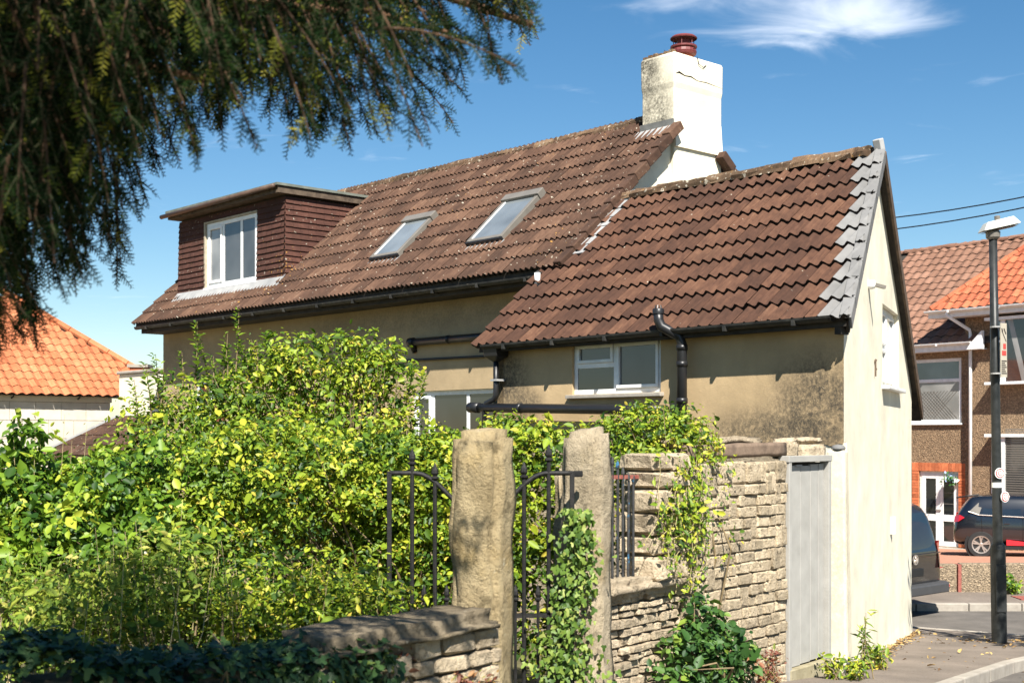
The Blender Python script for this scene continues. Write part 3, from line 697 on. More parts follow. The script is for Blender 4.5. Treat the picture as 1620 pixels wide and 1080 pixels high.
m = MB(); m.tube([(PX-.19,PY,8.10),(PX-.32,PY-.03,8.15),(PX-.36,PY-.03,8.19)], .004, 4); m.tube([(PX+.19,PY,8.10),(PX+.25,PY,8.09)], .006, 4); m.tube([(CX1+.01,CW0+.5,7.93),(CX1+.03,CW0+.52,7.82),(CX1+.03,CW0+.62,7.79),(CX1+.02,CW0+.70,7.84)], .006, 4); m.build('cowl_wire', M_BLACK, ch)

# gutters, fascia, pipes
def gutter(parent, x0, x1, y, z0, z1, r, mat, brackets, nm='gutter'):
    vs = []; fs = []; nn = 8
    for x, z in ((x0,z0),(x1,z1)):
        for rr in (r, r-.008):
            for k in range(nn+1):
                a = math.pi+math.pi*k/nn; vs.append((x, y+rr*math.cos(a), z+rr*math.sin(a)))
    n1 = nn+1
    for k in range(nn): fs.append((k,k+1,2*n1+k+1,2*n1+k)); fs.append((n1+k,3*n1+k,3*n1+k+1,n1+k+1))
    fs.append((0,2*n1,3*n1,n1)); fs.append((nn,n1+nn,3*n1+nn,2*n1+nn)); fs.append(tuple(range(n1))); fs.append(tuple(range(2*n1,3*n1)))
    o = MB().add(vs, fs).build(nm, mat, parent)
    for i in range(brackets):
        t = (i+.5)/brackets; x = x0+(x1-x0)*t; z = z0+(z1-z0)*t
        MB().box(x-.018, x+.018, y-r-.006, y+r+.006, z-r-.012, z-r+.045).build('bracket', mat, o)
    return o
gutter(cot, -5.2, .02, -.21, 3.49, 3.51, .062, M_BLACKW, 6)
MB().box(-5.22, .0, -.135, -.11, 3.40, 3.53).build('fascia', M_FASC, cot)
MB().box(-5.22, .0, -.11, .0, 3.43, 3.445).build('soffit', M_FASC, cot)
MB().box(.0, .07, -.16, -.02, 3.33, 3.52).build('eaves_block', M_FASC, cot)
gutter(cot, XL-.1, -5.22, 1.04, 4.535, 4.505, .058, M_BLACKW, 12)
MB().box(XL-.02, -5.15, 1.11, 1.14, 4.40, 4.57).build('fascia', M_FASC, cot)
MB().box(XL-.02, -5.15, 1.14, MF, 4.405, 4.42).build('soffit', M_FASC, cot)
MB().box(-5.34, -5.06, 1.0, 1.33, 4.36, 4.545).build('eaves_box', M_FASC, cot, bevel=.02)
# hopper and downpipe at the inner corner of the wing
HX, HY = -5.06, -.12
m = MB(); m.add([(HX-.14,HY-.12,3.50),(HX+.14,HY-.12,3.50),(HX+.14,HY+.10,3.50),(HX-.14,HY+.10,3.50),(HX-.12,HY-.10,3.34),(HX+.12,HY-.10,3.34),(HX+.12,HY+.1,3.34),(HX-.12,HY+.1,3.34),(HX-.04,HY-.04,3.28),(HX+.04,HY-.04,3.28),(HX+.04,HY+.04,3.28),(HX-.04,HY+.04,3.28)], [(0,1,5,4),(1,2,6,5),(2,3,7,6),(3,0,4,7),(4,5,9,8),(5,6,10,9),(6,7,11,10),(7,4,8,11),(0,3,2,1)]); m.build('hopper', M_BLACK, cot, bevel=.01)
dpipe = MB().tube([(HX,HY,3.3),(HX,HY,2.86),(HX-.03,HY-.01,2.80),(HX-.16,HY-.03,2.75),(HX-.19,HY-.03,2.70),(HX-.19,HY-.03,2.2)], .034, 10).build('downpipe', M_BLACK, cot, smooth=True)
MB().box(HX-.06, HX+.06, HY-.045, HY+.1, 3.03, 3.055).build('pipe_clip', M_LEAD, dpipe)
sp_ = MB().tube([(-5.47,-.14,2.70),(-3.0,-.14,2.64),(-2.2,-.14,2.62)], .058, 12).build('soil_pipe', M_BLACK, cot, smooth=True)
MB().tube([(-5.55,-.14,2.702),(-5.36,-.14,2.698)], .068, 12).build('pipe_collar', M_BLACK, sp_, smooth=True)
MB().tube([(-4.62,-.14,2.68),(-4.56,-.14,2.678)], .064, 12).build('pipe_collar', M_BLACK, sp_, smooth=True)
vp = MB().tube([(-2.17,-.30,3.70),(-2.165,-.30,3.60),(-2.13,-.29,3.53),(-2.05,-.22,3.47),(-1.98,-.17,3.42),(-1.96,-.15,3.34),(-1.96,-.15,2.2)], .056, 12).build('vent_pipe', M_BLACK, cot, smooth=True)
for z, rr in ((3.30,.064),(3.12,.063),(2.72,.064)): MB().tube([(-1.96,-.15,z-.03),(-1.96,-.15,z+.03)], rr, 12).build('pipe_collar', M_BLACK, vp, smooth=True)
MB().lathe([(.064,0),(.066,.05),(.056,.06)], 12, (-2.17,-.30,3.67)).build('pipe_collar', M_BLACK, vp, smooth=True)
m = MB()
for k in range(6): a = k*math.pi/3; m.tube([(-2.17+.045*math.cos(a),-.30+.045*math.sin(a),3.72),(-2.17+.03*math.cos(a),-.30+.03*math.sin(a),3.765)], .006, 4)
m.build('vent_cage', M_BLACK, vp)
# short white pipe with black tee under the main gutter
WPX, WPY = -5.22, .75
MB().tube([(-5.42,1.02,4.47),(-5.36,.95,4.50),(WPX-.03,WPY+.04,4.50),(WPX,WPY,4.44)], .03, 10).build('gutter_outlet', M_BLACKW, cot, smooth=True)
MB().tube([(WPX,WPY,4.49),(WPX,WPY,4.33)], .040, 12).build('white_pipe', M_WHITE, cot, smooth=True)
m = MB(); m.tube([(WPX,WPY,4.34),(WPX,WPY-.02,4.20)], .043, 12); m.tube([(WPX,WPY,4.31),(WPX+.13,WPY-.05,4.295)], .03, 10); m.build('pipe_tee', M_BLACK, cot, smooth=True)
# pipes on the main wall
mp_ = MB().tube([(-8.9,1.49,3.80),(-5.4,1.49,3.79)], .058, 12).build('wall_pipe', M_BLACK, cot, smooth=True)
MB().tube([(-8.93,1.49,3.80),(-8.82,1.49,3.80)], .075, 12).build('pipe_collar', M_BLACK, mp_, smooth=True)
m = MB(); m.tube([(-8.9,1.49,3.80),(-8.9,1.58,3.66)], .05, 10); m.build('pipe_elbow', M_BLACK, mp_, smooth=True)
MB().tube([(-8.0,1.49,3.798),(-7.94,1.49,3.798)], .064, 12).build('pipe_collar', M_BLACK, mp_, smooth=True)
MB().box(-7.0, -6.84, 1.53, 1.58, 3.86, 3.96).build('junction_box', M_LEAD, cot)
MB().tube([(-9.2,1.545,3.53),(-5.4,1.545,3.49)], .02, 8).build('cable', M_BLACK, cot)
# light on the street gable, wall tie, key safe
def gl(a, y, z): return (a*math.cos(GA)-y*math.sin(GA), a*math.sin(GA)+y*math.cos(GA), z)
ga = 1.62*SK
sg = MB(); sg.lathe([(.05,0),(.055,.03),(.045,.07),(0,.085)], 12); sg.build('sensor', M_WHITE, cot, loc=gl(ga,-.0,4.02), rot=(R(90),0,GA), smooth=True)
MB().bar(gl(ga,-.06,4.02), gl(ga+.08,-.17,3.99), .05, .035).build('sensor_head', M_DGREY, cot)
m = MB(); m.bar(gl(2.1*SK,-.012,3.02), gl(2.1*SK,-.012,3.22), .02, .012, (1,0,0)); m.bar(gl(2.1*SK-.05,-.012,3.20), gl(2.1*SK+.08,-.012,3.21), .012, .02); m.bar(gl(2.1*SK,-.012,3.1), gl(2.1*SK+.1,-.012,3.11), .012, .02); m.build('wall_tie', M_TIMBER, cot)
m = MB(); m.bar(gl(3.5*SK,-.02,1.10), gl(3.5*SK,-.02,1.32), .12, .03, (1,0,0)); m.build('air_vent', M_CREAM, cot)
m = MB()
for i in range(5): m.bar(gl(3.5*SK+.01,-.038,1.13+i*.04), gl(3.5*SK+.1,-.038,1.13+i*.04), .004, .016)
m.build('vent_slots', M_FASC, cot)
# ------------------------------------------------------------------ house across the street (brown roof) and its red-roofed neighbour
TH2 = R(38); U3 = Vector((-math.sin(TH2), math.cos(TH2))); RZ2 = math.atan2(-U3.y, -U3.x)
HP = at(1485, 868, 36); gz = zdrive(36)
fh = tag(empty('terraced_house', (HP.x, HP.y, gz), RZ2), 'pebble dash house with pinkish brown tiled roof and white double door', 'house')
ED = CAMZ+(HOR-548)/FPX*36-gz                              # eaves height above its ground
DR = (-.62, .62, 0.06, 2.10); UW = (-1.30, .70, 3.42, 5.18)
XR = 1.62
hole_wall(-7, XR, -.1, ED+.1, [DR, UW], .12).build('wall', M_DASH, fh)
MB().box(-7, XR, .3, .5, -.1, ED).build('inner_wall', M_FASC, fh)
# door
d = MB(); d.box(DR[0], DR[0]+.06, .05, .12, DR[2], DR[3]); d.box(DR[1]-.06, DR[1], .05, .12, DR[2], DR[3]); d.box(DR[0]+.06, DR[1]-.06, .05, .12, DR[3]-.07, DR[3]); do2 = d.build('front_door', M_WHITE, fh)
for s in (0, 1):
    x0 = DR[0]+.062+s*.561; x1 = x0+.555; q = MB(); q.box(x0, x0+.11, .04, .09, DR[2], DR[3]-.072); q.box(x1-.11, x1, .04, .09, DR[2], DR[3]-.072); q.box(x0+.11, x1-.11, .041, .089, DR[2], DR[2]+.13); q.box(x0+.11, x1-.11, .041, .089, DR[2]+.68, DR[2]+.86); q.box(x0+.11, x1-.11, .041, .089, DR[3]-.2, DR[3]-.072)
    q.build('door_leaf', M_WHITE, do2)
    MB().box(x0+.10, x1-.10, .06, .07, DR[2]+.12, DR[2]+.69).build('pane', M_GLASS, do2); MB().box(x0+.10, x1-.10, .06, .07, DR[2]+.85, DR[3]-.19).build('pane', M_GLASS, do2)
    m = MB()
    for z in (1.15, 1.45) if s else (): m.box(x0+.11, x1-.11, .055, .062, DR[2]+z, DR[2]+z+.015)
    if s: m.build('glazing_bar', M_DGREY, do2)
MB().bar((-.10,.02,1.05),(.06,.02,1.05), .03, .03).build('door_handle', M_LEAD, do2)
# brick surround: soldier course over the door and stretchers on the jambs
for i in range(16): x = DR[0]-.22+i*(1.68/16); MB().box(x+.004, x+1.68/16-.004, -.025, .1, DR[3]+.005, DR[3]+.23).build('brick', M_BRICKR, fh)
for s in (-1, 1):
    for k in range(25):
        z = DR[2]+.0+k*.0815; a = DR[0]-.22 if s < 0 else DR[1]+.004
        if s > 0 or k > 0: MB().box(a+.002, a+.214, -.025+random.uniform(-.004,.003), .1, z+.004, z+.077).build('brick', M_BRICKR, fh)
MB().box(-1.2, 1.3, -.45, -.03, -.12, .045).build('door_step', M_KERB, fh, bevel=.02)
# upper window with lattice lower pane
fo = window(fh, *UW, .03, [(0,1,0,.66,False,M_GLASSB),(0,1,.66,1,False,glassmat('sky_blue_glass',(.10,.14,.16)))], fw=.09, sill_mat=M_WHITE)
m = MB(); zc0, zc1, xa, xb = UW[2]+.12, UW[2]+.88, UW[0]+.1, UW[1]-.1
for i in range(-12, 26):
    for sg in (1, -1):
        p0 = (xa+i*.1, zc0) if sg > 0 else (xa+i*.1+.76, zc0); p1 = (p0[0]+sg*.76, zc1)
        t0, t1 = 0, 1
        lo, hi = sorted((p0[0], p1[0]))
        if lo >= xa and hi <= xb: m.bar((p0[0],.038,p0[1]), (p1[0],.038,p1[1]), .006, .012, (0,1,0))
m.build('lattice', M_DGREY, fo)
# roof
PB = R(40); TB = math.tan(PB)
fr = MB(); deck(fr, [(-7,-.30),(4.5,-.30),(4.5,3.5),(-7,3.5)], lambda w_: ED+.05+(w_+.3)*TB, 0, .06); deck(fr, [(-7,3.5),(4.5,3.5),(4.5,7.3),(-7,7.3)], lambda w_: ED+.05+(7.3-w_)*TB, 0, .06)
fro = fr.build('roof', M_FASC, fh)
gB = .34
tile_field(fro, -4.2, 25, .3, -.36, 16, gB, PB, lambda w_: ED+.05+(w_+.3)*TB, tile_geo(.3, gB+.05, 1, .05, .024, 7, .8), M_PINK, lambda xc, wc, r, c: xc < -3.4+wc*.0 or wc > 3.5 or (xc > 1.75+wc*.75) , limit=290)
ridge(fro, -4, 4.5, 3.5, ED+.05+3.8*TB+.03, .45, .12, M_PINK)
gutter(fh, -7, 1.25, -.40, ED+.05, ED+.05, .06, M_WHITE, 4)
MB().box(-7, 1.56, -.335, -.30, ED-.16, ED+.06).build('fascia', M_WHITE, fh); MB().box(-7, 1.56, -.30, 0, ED-.16, ED-.14).build('soffit', M_WHITE, fh)
MB().add([(1.25,-.46,ED-.02),(1.6,-.46,ED+.32),(1.6,-.46,ED-.16),(1.15,-.46,ED-.16),(1.25,-.34,ED-.02),(1.6,-.34,ED+.32),(1.6,-.34,ED-.16),(1.15,-.34,ED-.16)], [(0,1,2,3),(7,6,5,4),(0,4,5,1),(1,5,6,2),(2,6,7,3),(3,7,4,0)]).build('eaves_end', M_WHITE, fh)
MB().tube([(.98,-.012,ED-.1),(1.0,-.012,2.2)], .006, 4).build('wall_cable', M_BLACK, fh)
# hanging basket of flowers by the door
hb = tag(empty('flower_basket', L2W(0,0,0)), 'hanging basket of turquoise and white flowers beside the white door', 'flower basket')
hb.location = Vector((HP.x, HP.y, gz))+Vector((-U3.x*.36+V2.x*0, -U3.y*.36, 0))+Vector((-.62*.16, -.79*.16, 1.86)); 
LM_GREEN = leafmat('basket_leaf', [(0,(.03,.10,.02)),(1,(.10,.25,.04))]); LM_FLOW = leafmat('basket_flower', [(0,(.05,.35,.45)),(.5,(.7,.75,.75)),(1,(.1,.2,.6))], trans=.1)
def leaf_arrays(P, Nn, size, aspect=.55, fold=.25, dirs=None, jitter=.3):
    n = len(P); Nn = Nn/np.maximum(np.linalg.norm(Nn, axis=1, keepdims=True), 1e-6)
    d = rng.normal(size=(n,3)) if dirs is None else dirs+rng.normal(size=(n,3))*jitter
    d -= (d*Nn).sum(1, keepdims=True)*Nn; d /= np.maximum(np.linalg.norm(d, axis=1, keepdims=True), 1e-6)
    s = np.cross(Nn, d); L = (size*np.clip(rng.lognormal(-.08,.42,n), .35, 2.5))[:,None]; W = L*aspect*.5; up = Nn*fold*W
    b = P; t = P+d*L-Nn*L*.12
    r1 = P+d*L*.28+s*W*.85+up; r2 = P+d*L*.62+s*W*.8+up*.9; l1 = P+d*L*.28-s*W*.85+up; l2 = P+d*L*.62-s*W*.8+up*.9
    V = np.stack([b, r1, r2, t, l2, l1], 1).reshape(-1, 3); base = np.arange(n)[:,None]*6
    F = np.concatenate([base+np.array([[0,1,2,3]]), base+np.array([[0,3,4,5]])])
    return V, F
def leaf_obj(name, P, Nn, size, mat, parent=None, var=None, **k):
    V, F = leaf_arrays(P, Nn, size, **k)
    v = rng.uniform(0, 1, len(P)) if var is None else var
    me = np_mesh(name, V, F, np.repeat(v, 6)); return link(name, me, mat, parent)
for nm, mt, n_ in (('foliage', LM_GREEN, 90), ('flower', LM_FLOW, 70)):
    p = rng.normal(size=(n_,3))*np.array([.09,.08,.07])+np.array([0,0,.02 if nm == 'foliage' else .03]); fo_ = leaf_obj(nm, p, rng.normal(size=(n_,3))+np.array([0,-1,.5]), .07, mt, hb); tag(fo_, kind='stuff')
MB().lathe([(.02,-.12),(.10,-.08),(.12,0)], 10).build('basket', M_BLACK, hb)

# neighbour: bay-fronted, red roof, stands forward
NP = at(1527, 868, 35.2); gzn = zdrive(35.2)
nh = tag(empty('bay_house', (NP.x, NP.y, gzn), RZ2), 'pebble dash house with red tiled roof and white bay windows at the right edge', 'house')
EN = CAMZ+(HOR-492)/FPX*35-gzn
UB = (.85, 4.6, 4.43, 6.03); LB = (.85, 4.6, 1.2, 3.0)
hole_wall(0, 6.5, -.1, EN+.05, [UB, LB], .12).build('wall', M_DASH, nh); MB().box(.0, .25, .001, 4, -.1, EN).build('side_wall', M_DASH, nh)
for B, gm in ((UB, M_GLASS), (LB, glassmat('slatted_blind_glass',(.10,.10,.10)))):      # boxed bay windows
    z0, z1 = B[2], B[3]; x0, x1, dp = B[0], B[1], .30
    b_ = empty('bay_window', (0,0,0), 0, nh)
    fr_ = MB()
    fr_.box(x0-.06, x1, -dp-.06, 0, z0-.07, z0); fr_.box(x0-.06, x1, -dp-.06, 0, z1, z1+.08)
    for x in (x0, x0+.42, x0+2.2): fr_.box(x-.05, x+.07, -dp if x > x0 else -.04, (-dp+.09) if x > x0 else .02, z0, z1)
    fr_.build('bay_frame', M_WHITE, b_)
    MB().add([(x0+.02,-.03,z0),(x0+.42,-dp+.03,z0),(x0+.42,-dp+.03,z1),(x0+.02,-.03,z1)], [(0,1,2,3)]).build('pane', M_GLASSG, b_)
    m = MB(); m.bar((x0,-.04,z0+(z1-z0)*.66),(x0+.42,-dp+.02,z0+(z1-z0)*.66), .05, .06); m.build('transom', M_WHITE, b_)
    MB().box(x0+.49, x1, -dp+.04, -dp+.05, z0, z1).build('pane', gm, b_)
    if B is LB:
        for i in range(34): MB().box(x0+.50, x1, -dp+.025, -dp+.037, z0+i*.06, z0+i*.06+.03).build('blind_slat', M_DGREY, b_)
    else: MB().add([(x0+.55,-dp+.038,z1),(x0+.7,-dp+.038,z1),(x0+1.1,-dp+.038,z0),(x0+.95,-dp+.038,z0)], [(0,1,2,3)]).build('curtain', M_GLASSB, b_)
PN = R(42); TN = math.tan(PN)
nr = MB(); deck(nr, [(-.75,-.45),(8,-.45),(8,4),(3.3,4)], lambda w_: EN+.05+(w_+.45)*TN, 0, .06); nro = nr.build('roof', M_FASC, nh)
tile_field(nro, -.8, 16, .26, -.5, 16, .31, PN, lambda w_: EN+.05+(w_+.45)*TN, tile_geo(.26, .36, 1, .055, .024, 7, .8), M_REDT, lambda xc, wc, r, c: xc < -.72+(wc+.5)*.9 or xc > 3.2+wc*.2, limit=290)
def hipline(i): w_ = -.45+i*.34; return (-.75+(w_+.45)*.91, w_, EN+.09+(w_+.45)*TN)
for i in range(12): MB().tube([hipline(i), hipline(i+.97)], .09, 8).build('hip_tile', M_REDT, nro)
gutter(nh, -.85, 6.5, -.58, EN+.03, EN+.03, .065, M_WHITE, 5)
MB().box(-.8, 6.5, -.50, -.46, EN-.16, EN+.05).build('fascia', M_WHITE, nh); MB().box(-.8, 6.5, -.46, 0, EN-.16, EN-.14).build('soffit', M_WHITE, nh)
MB().tube([(-.2,-.56,EN),(-.2,-.54,EN-.12),(.18,-.08,EN-.5),(.2,-.07,EN-.6),(.2,-.07,.1)], .045, 8).build('downpipe', M_WHITE, nh, smooth=True)

# ------------------------------------------------------------------ orange-roofed house on the left
OP = at(158, 690, 31); go = zg(OP.x, OP.y)
oh = tag(empty('outbuilding', (OP.x, OP.y, 0), TH), 'low pale outbuilding with orange clay pantile roof behind the hedge', 'house')
# local x runs along the cottage depth direction (away to the right), local y to the left-back
EO = CAMZ+(HOR-628)/FPX*31
MB().box(-9, .28, .05, .3, -.3, EO-.0).build('wall', M_JOINT, oh)
bw, bh = .60, .42
for r in range(9):
    z1 = EO-.14-r*bh; z0 = z1-bh+.012
    for c in range(13):
        x1 = .27-c*bw-(bw/2 if r % 2 else 0); x0 = x1-bw+.010
        MB().box(x0, min(x1, .27), .03, .06, z0, z1).build('block', M_ASHLAR, oh)
    if r % 2: MB().box(.27-bw/2+.0, .27, .031, .06, z0, z1).build('block', M_ASHLAR, oh)
MB().box(-9, .30, .0, .05, EO-.13, EO+.02).build('fascia', smat('cream_fascia',(.60,.52,.40),(.70,.62,.48),5,.8,.1,40), oh)
PO = R(38); TO = math.tan(PO)
orf = MB(); deck(orf, [(-9,-.12),(.35,-.12),(1.35,.55),(-.9,3.0),(-9,3.0)], lambda w_: EO+.05+(w_+.12)*TO, 0, .05); oro = orf.build('roof', M_FASC, oh)
tile_field(oro, -6.0, 34, .225, -.2, 14, .29, PO, lambda w_: EO+.05+(w_+.12)*TO, tile_geo(.225, .34, 1, .05, .018, 8, .75), M_ORANGE, lambda xc, wc, r, c: xc > (.42 if wc < -.02 else 1.45)-max(0, wc-.35)*.92, limit=300)
def hipo(i): w_ = .45+i*.36; return (1.42-(w_-.45)*.92, w_, EO+.13+(w_+.12)*TO)
for i in range(8): MB().tube([hipo(i), hipo(i+.97)], .085, 8).build('hip_tile', M_ORANGE, oro)
m = MB()
for i in range(4): m.tube([(-5.2+i*1.55,-.14,EO-.02),(-5.2+i*1.55,-.02,EO-.06)], .02, 5)
m.build('gutter_bracket', M_BLACK, oh)
MB().box(.2, .7, -.12, .15, EO-.02, EO+.08).build('lead_corner', M_LEAD, oh, bevel=.03)
window(oh, -6.6, -4.55, EO-2.0, EO-.75, -.02, [(0,1,0,1,False,M_GLASS)], fw=.1)
MB().box(-6.6, -4.2, -.35, .0, EO-.66, EO-.58).build('porch_roof', M_BARGE, oh)
# rendered parapet wall and small roof between it and the cottage
pp = at(196, 690, 29.3); pw = tag(empty('parapet_wall', (pp.x, pp.y, 0), RZ), 'cream rendered parapet wall end between orange roof and cottage', 'wall')
zt = CAMZ+(HOR-592)/FPX*29.3
MB().box(-.25, 1.6, 0, .85, -.3, zt).build('wall', M_CREAM, pw, bevel=.02); MB().box(-.29, 1.65, -.05, .9, zt, zt+.07).build('coping', M_KERB, pw, bevel=.02)
m = MB(); m.add([(-1.5,-1.3,1.9),(2.2,-1.3,1.9),(2.2,-.02,2.75),(-.2,-.02,2.75),(-1.5,-1.3,1.8),(2.2,-1.3,1.8),(2.2,-.02,2.65),(-.2,-.02,2.65)], [(0,1,2,3),(7,6,5,4),(0,4,5,1),(3,7,4,0)])
sr = m.build('lean_to_roof', M_TILE2, pw)
for r in range(4):
    for c in range(10):
        t = r/4; x = -1.45+t*1.3+c*.32
        if x < 2: MB().bar((x+.16,-1.3+1.28*t,1.93+.85*t),(x+.16,-1.3+1.28*(t+.27),1.91+.85*(t+.27)), .3, .03).build('tile', M_TILE2, sr)
MB().bar((-1.55,-1.32,1.93),(-.22,-.02,2.8), .12, .05).build('flashing', M_LEAD, sr)
# flue pot just showing behind the parapet
fl = at(222, 585, 30.5); fp = tag(empty('chimney_pot', (fl.x, fl.y, fl.z-1.0)), 'stubby brick flue beside the orange roof hip', 'chimney'); MB().box(-.2,.2,-.2,.2,0,1.05).build('flue', M_BRICKR, fp, bevel=.02); MB().box(-.24,.24,-.24,.24,1.05,1.12).build('cap', M_KERB, fp)

# ------------------------------------------------------------------ boundary wall, door, piers, gates
QD = Vector((.631,.776)).normalized(); QZ = math.atan2(QD.y, QD.x)
WD = Vector((3.103, 12.8)); WL = 3.74
W0 = WD-QD*WL
bw_ = tag(empty('boundary_wall', (W0.x, W0.y, 0), QZ), 'buff stone boundary wall with grey plank door joining the cottage corner', 'wall')
def stone_variants(nm, mat, n=6, bev=.12, jit=.06):
    out_ = []
    for i in range(n):
        bm = bmesh.new(); bmesh.ops.create_cube(bm, size=1)
        bmesh.ops.bevel(bm, geom=bm.edges[:], offset=bev, segments=1, affect='EDGES', profile=.6)
        for v in bm.verts: v.co += Vector((random.uniform(-jit,jit), random.uniform(-jit,jit), random.uniform(-jit,jit)))*.6
        me = bpy.data.meshes.new(nm); bm.to_mesh(me); bm.free(); me.materials.append(mat); out_.append(me)
    return out_
ST = stone_variants('stone', M_BLOCK, 10, .10, .09); STR = stone_variants('rubble', M_RUBBLE, 8, .14, .09)
XD = WL-.90                                               # where the door frame starts
XS = WL-2.72                                              # coursed stones start
ZT = 2.12; zb0 = .05
MB().box(XS, XD-.005, .014, .30, -.1, ZT-.02).build('wall_core', M_JOINT, bw_); MB().box(XS-.42, XS, .05, .30, 1.15, ZT-.04).build('wall_core', M_JOINT, bw_)
# random rectangular pattern on a 5 cm grid
gw_, gh = .05, .098; ncx = int((XD-XS)/gw_); ncz = int((ZT-zb0)/gh); occ = np.zeros((ncz, ncx), bool)
cnt = 0
for j in range(ncz):
    i = 0
    while i < ncx:
        if occ[j, i]: i += 1; continue
        mxw = 1
        while i+mxw < ncx and not occ[j, i+mxw] and mxw < 5: mxw += 1
        wdt = min(mxw, random.choice([2,2,3,3,4,4,5])); 
        if mxw-wdt == 1: wdt = mxw
        hgt = 1
        if j < ncz-1 and random.random() < .20 and wdt <= 4: hgt = 2
        if j == ncz-2: hgt = 2; wdt = min(mxw, 5)
        occ[j:j+hgt, i:i+wdt] = True
        x0 = XS+i*gw_; z0 = zb0+j*gh
        o = link('stone', random.choice(ST), None, bw_, (x0+wdt*gw_/2,   .05+random.uniform(-.014,.010), z0+hgt*gh/2+random.uniform(-.003,.003)), (random.uniform(-.05,.05), random.uniform(-.03,.03), random.uniform(-.05,.05)), (wdt*gw_-random.uniform(.005,.010), .12+random.uniform(-.012,.016), hgt*gh-random.uniform(.006,.012)))
        i += wdt
# rough quoins at the wall end
zq = 1.18; 
while zq < ZT-.05:
    h = random.uniform(.12,.21); n2 = random.choice([1,2,2]); xs_ = XS-.48
    for k in range(n2):
        wq = .50/n2; link('quoin_stone', random.choice(STR), None, bw_, (xs_+wq*(k+.5), .12+random.uniform(-.03,.02), zq+h/2), (0, random.uniform(-.03,.03), random.uniform(-.05,.05)), (wq-.008, .36, h-.012))
    zq += h
# low rubble with coping beside the pier
MB().box(-.05, XS+.05, .10, .34, -.1, 1.10).build('wall_core', M_JOINT, bw_)
zq = .2
while zq < 1.08:
    h = random.uniform(.05,.10); x = -.02
    while x < XS-.0:
        l = random.uniform(.07,.22); link('rubble_stone', random.choice(STR), None, bw_, (x+l/2, .09+random.uniform(-.025,.02), zq+h/2), (random.uniform(-.05,.05), random.uniform(-.08,.08), random.uniform(-.08,.08)), (l-.008, .14, h-.008)); x += l
    zq += h
def rough_block(nm, dims, mat, parent, loc, rot=(0,0,0), amp=.02, sub=4, freq=4, round_=.04, seed=0, taper=0):
    bm = bmesh.new(); bmesh.ops.create_cube(bm, size=1)
    for v in bm.verts: v.co = Vector((v.co.x*dims[0], v.co.y*dims[1], v.co.z*dims[2]))
    bmesh.ops.bevel(bm, geom=bm.edges[:], offset=round_, segments=2, affect='EDGES')
    long_ = [e for e in bm.edges if e.calc_length() > .08]
    for _ in range(sub):
        long_ = [e for e in bm.edges if e.calc_length() > .05]
        if not long_: break
        bmesh.ops.subdivide_edges(bm, edges=long_, cuts=1, use_grid_fill=True)
        if len(bm.verts) > 9000: break
    bmesh.ops.triangulate(bm, faces=[f for f in bm.faces if len(f.verts) > 4])
    for v in bm.verts:
        p = v.co.copy(); nn = Vector((mnoise.noise(p*freq+Vector((seed,3,1))), mnoise.noise(p*freq+Vector((7,seed,2))), mnoise.noise(p*freq+Vector((1,5,seed)))))
        n2 = Vector((mnoise.noise(p*freq*4+Vector((seed,3,1))), mnoise.noise(p*freq*4+Vector((7,seed,2))), mnoise.noise(p*freq*4+Vector((1,5,seed)))))
        k = 1+taper*(.5-p.z/dims[2])
        v.co = Vector((p.x*k, p.y*k, p.z))+nn*amp+n2*amp*.35
    me = bpy.data.meshes.new(nm); bm.to_mesh(me); bm.free(); me.polygons.foreach_set('use_smooth', [True]*len(me.polygons))
    return link(nm, me, mat, parent, loc, rot)
rough_block('coping_stone', (XS+.12, .42, .15), M_RUBBLE, bw_, (XS/2-.03, .16, 1.16), amp=.03, seed=3, round_=.05)
# timber beam, blocks over the door
rough_block('timber_beam', (1.75, .12, .12), M_TIMBER, bw_, (XD-.80, .10, ZT+.085), (0,-.012,0), amp=.010, seed=8, round_=.006)
rough_block('rubble_cap', (1.5, .16, .07), M_RUBBLE, bw_, (XD-.95, .22, ZT+.165), (0,-.01,0), amp=.025, seed=18, round_=.02)
rough_block('padstone', (.42, .2, .15), M_RUBBLE, bw_, (XD+.60, .10, ZT+.055), amp=.012, seed=9, round_=.02)
rough_block('padstone', (.20, .18, .16), M_RUBBLE, bw_, (XD+.18, .12, ZT+.08), amp=.012, seed=10, round_=.015)
rough_block('rubble_cap', (.75, .16, .06), M_RUBBLE, bw_, (XD+.52, .15, ZT+.165), amp=.02, seed=12, round_=.02)
# the grey door
dz0 = zg(WD.x, WD.y)+.10
gd_ = empty('door', (0,0,0), 0, bw_)
m = MB(); m.box(XD, XD+.055, -.02, .08, dz0-.1, ZT-.03); m.box(WL-.075, WL-.02, -.02, .08, dz0-.1, ZT-.03); m.box(XD-.012, WL-.008, -.025, .085, ZT-.03, ZT+.03); m.build('door_frame', M_DOOR, gd_, bevel=.005)
bx = XD+.057; bwid = [.27,.21,.17,.118]
for k, bb in enumerate(bwid):
    MB().box(bx+.0045, bx+bb-.0045, .03+random.uniform(0,.006), .065, dz0+.06+k*.008, ZT-.05-random.uniform(0,.02)).build('door_board', M_DOOR, gd_, bevel=.004); bx += bb
MB().box(XD+.04, WL-.04, .07, .3, dz0, ZT-.04).build('dark_gap', M_FASC, gd_)
MB().box(XD+.02, WL-.03, -.03, .06, dz0-.16, dz0+.055).build('kick_board', smat('mossy_concrete',(.20,.17,.10),(.34,.30,.20),6,.95,.5,50), gd_, bevel=.01)
MB().box(XD+.22, XD+.34, .02, .05, ZT-.075, ZT-.055).build('bracket', M_LEAD, gd_)

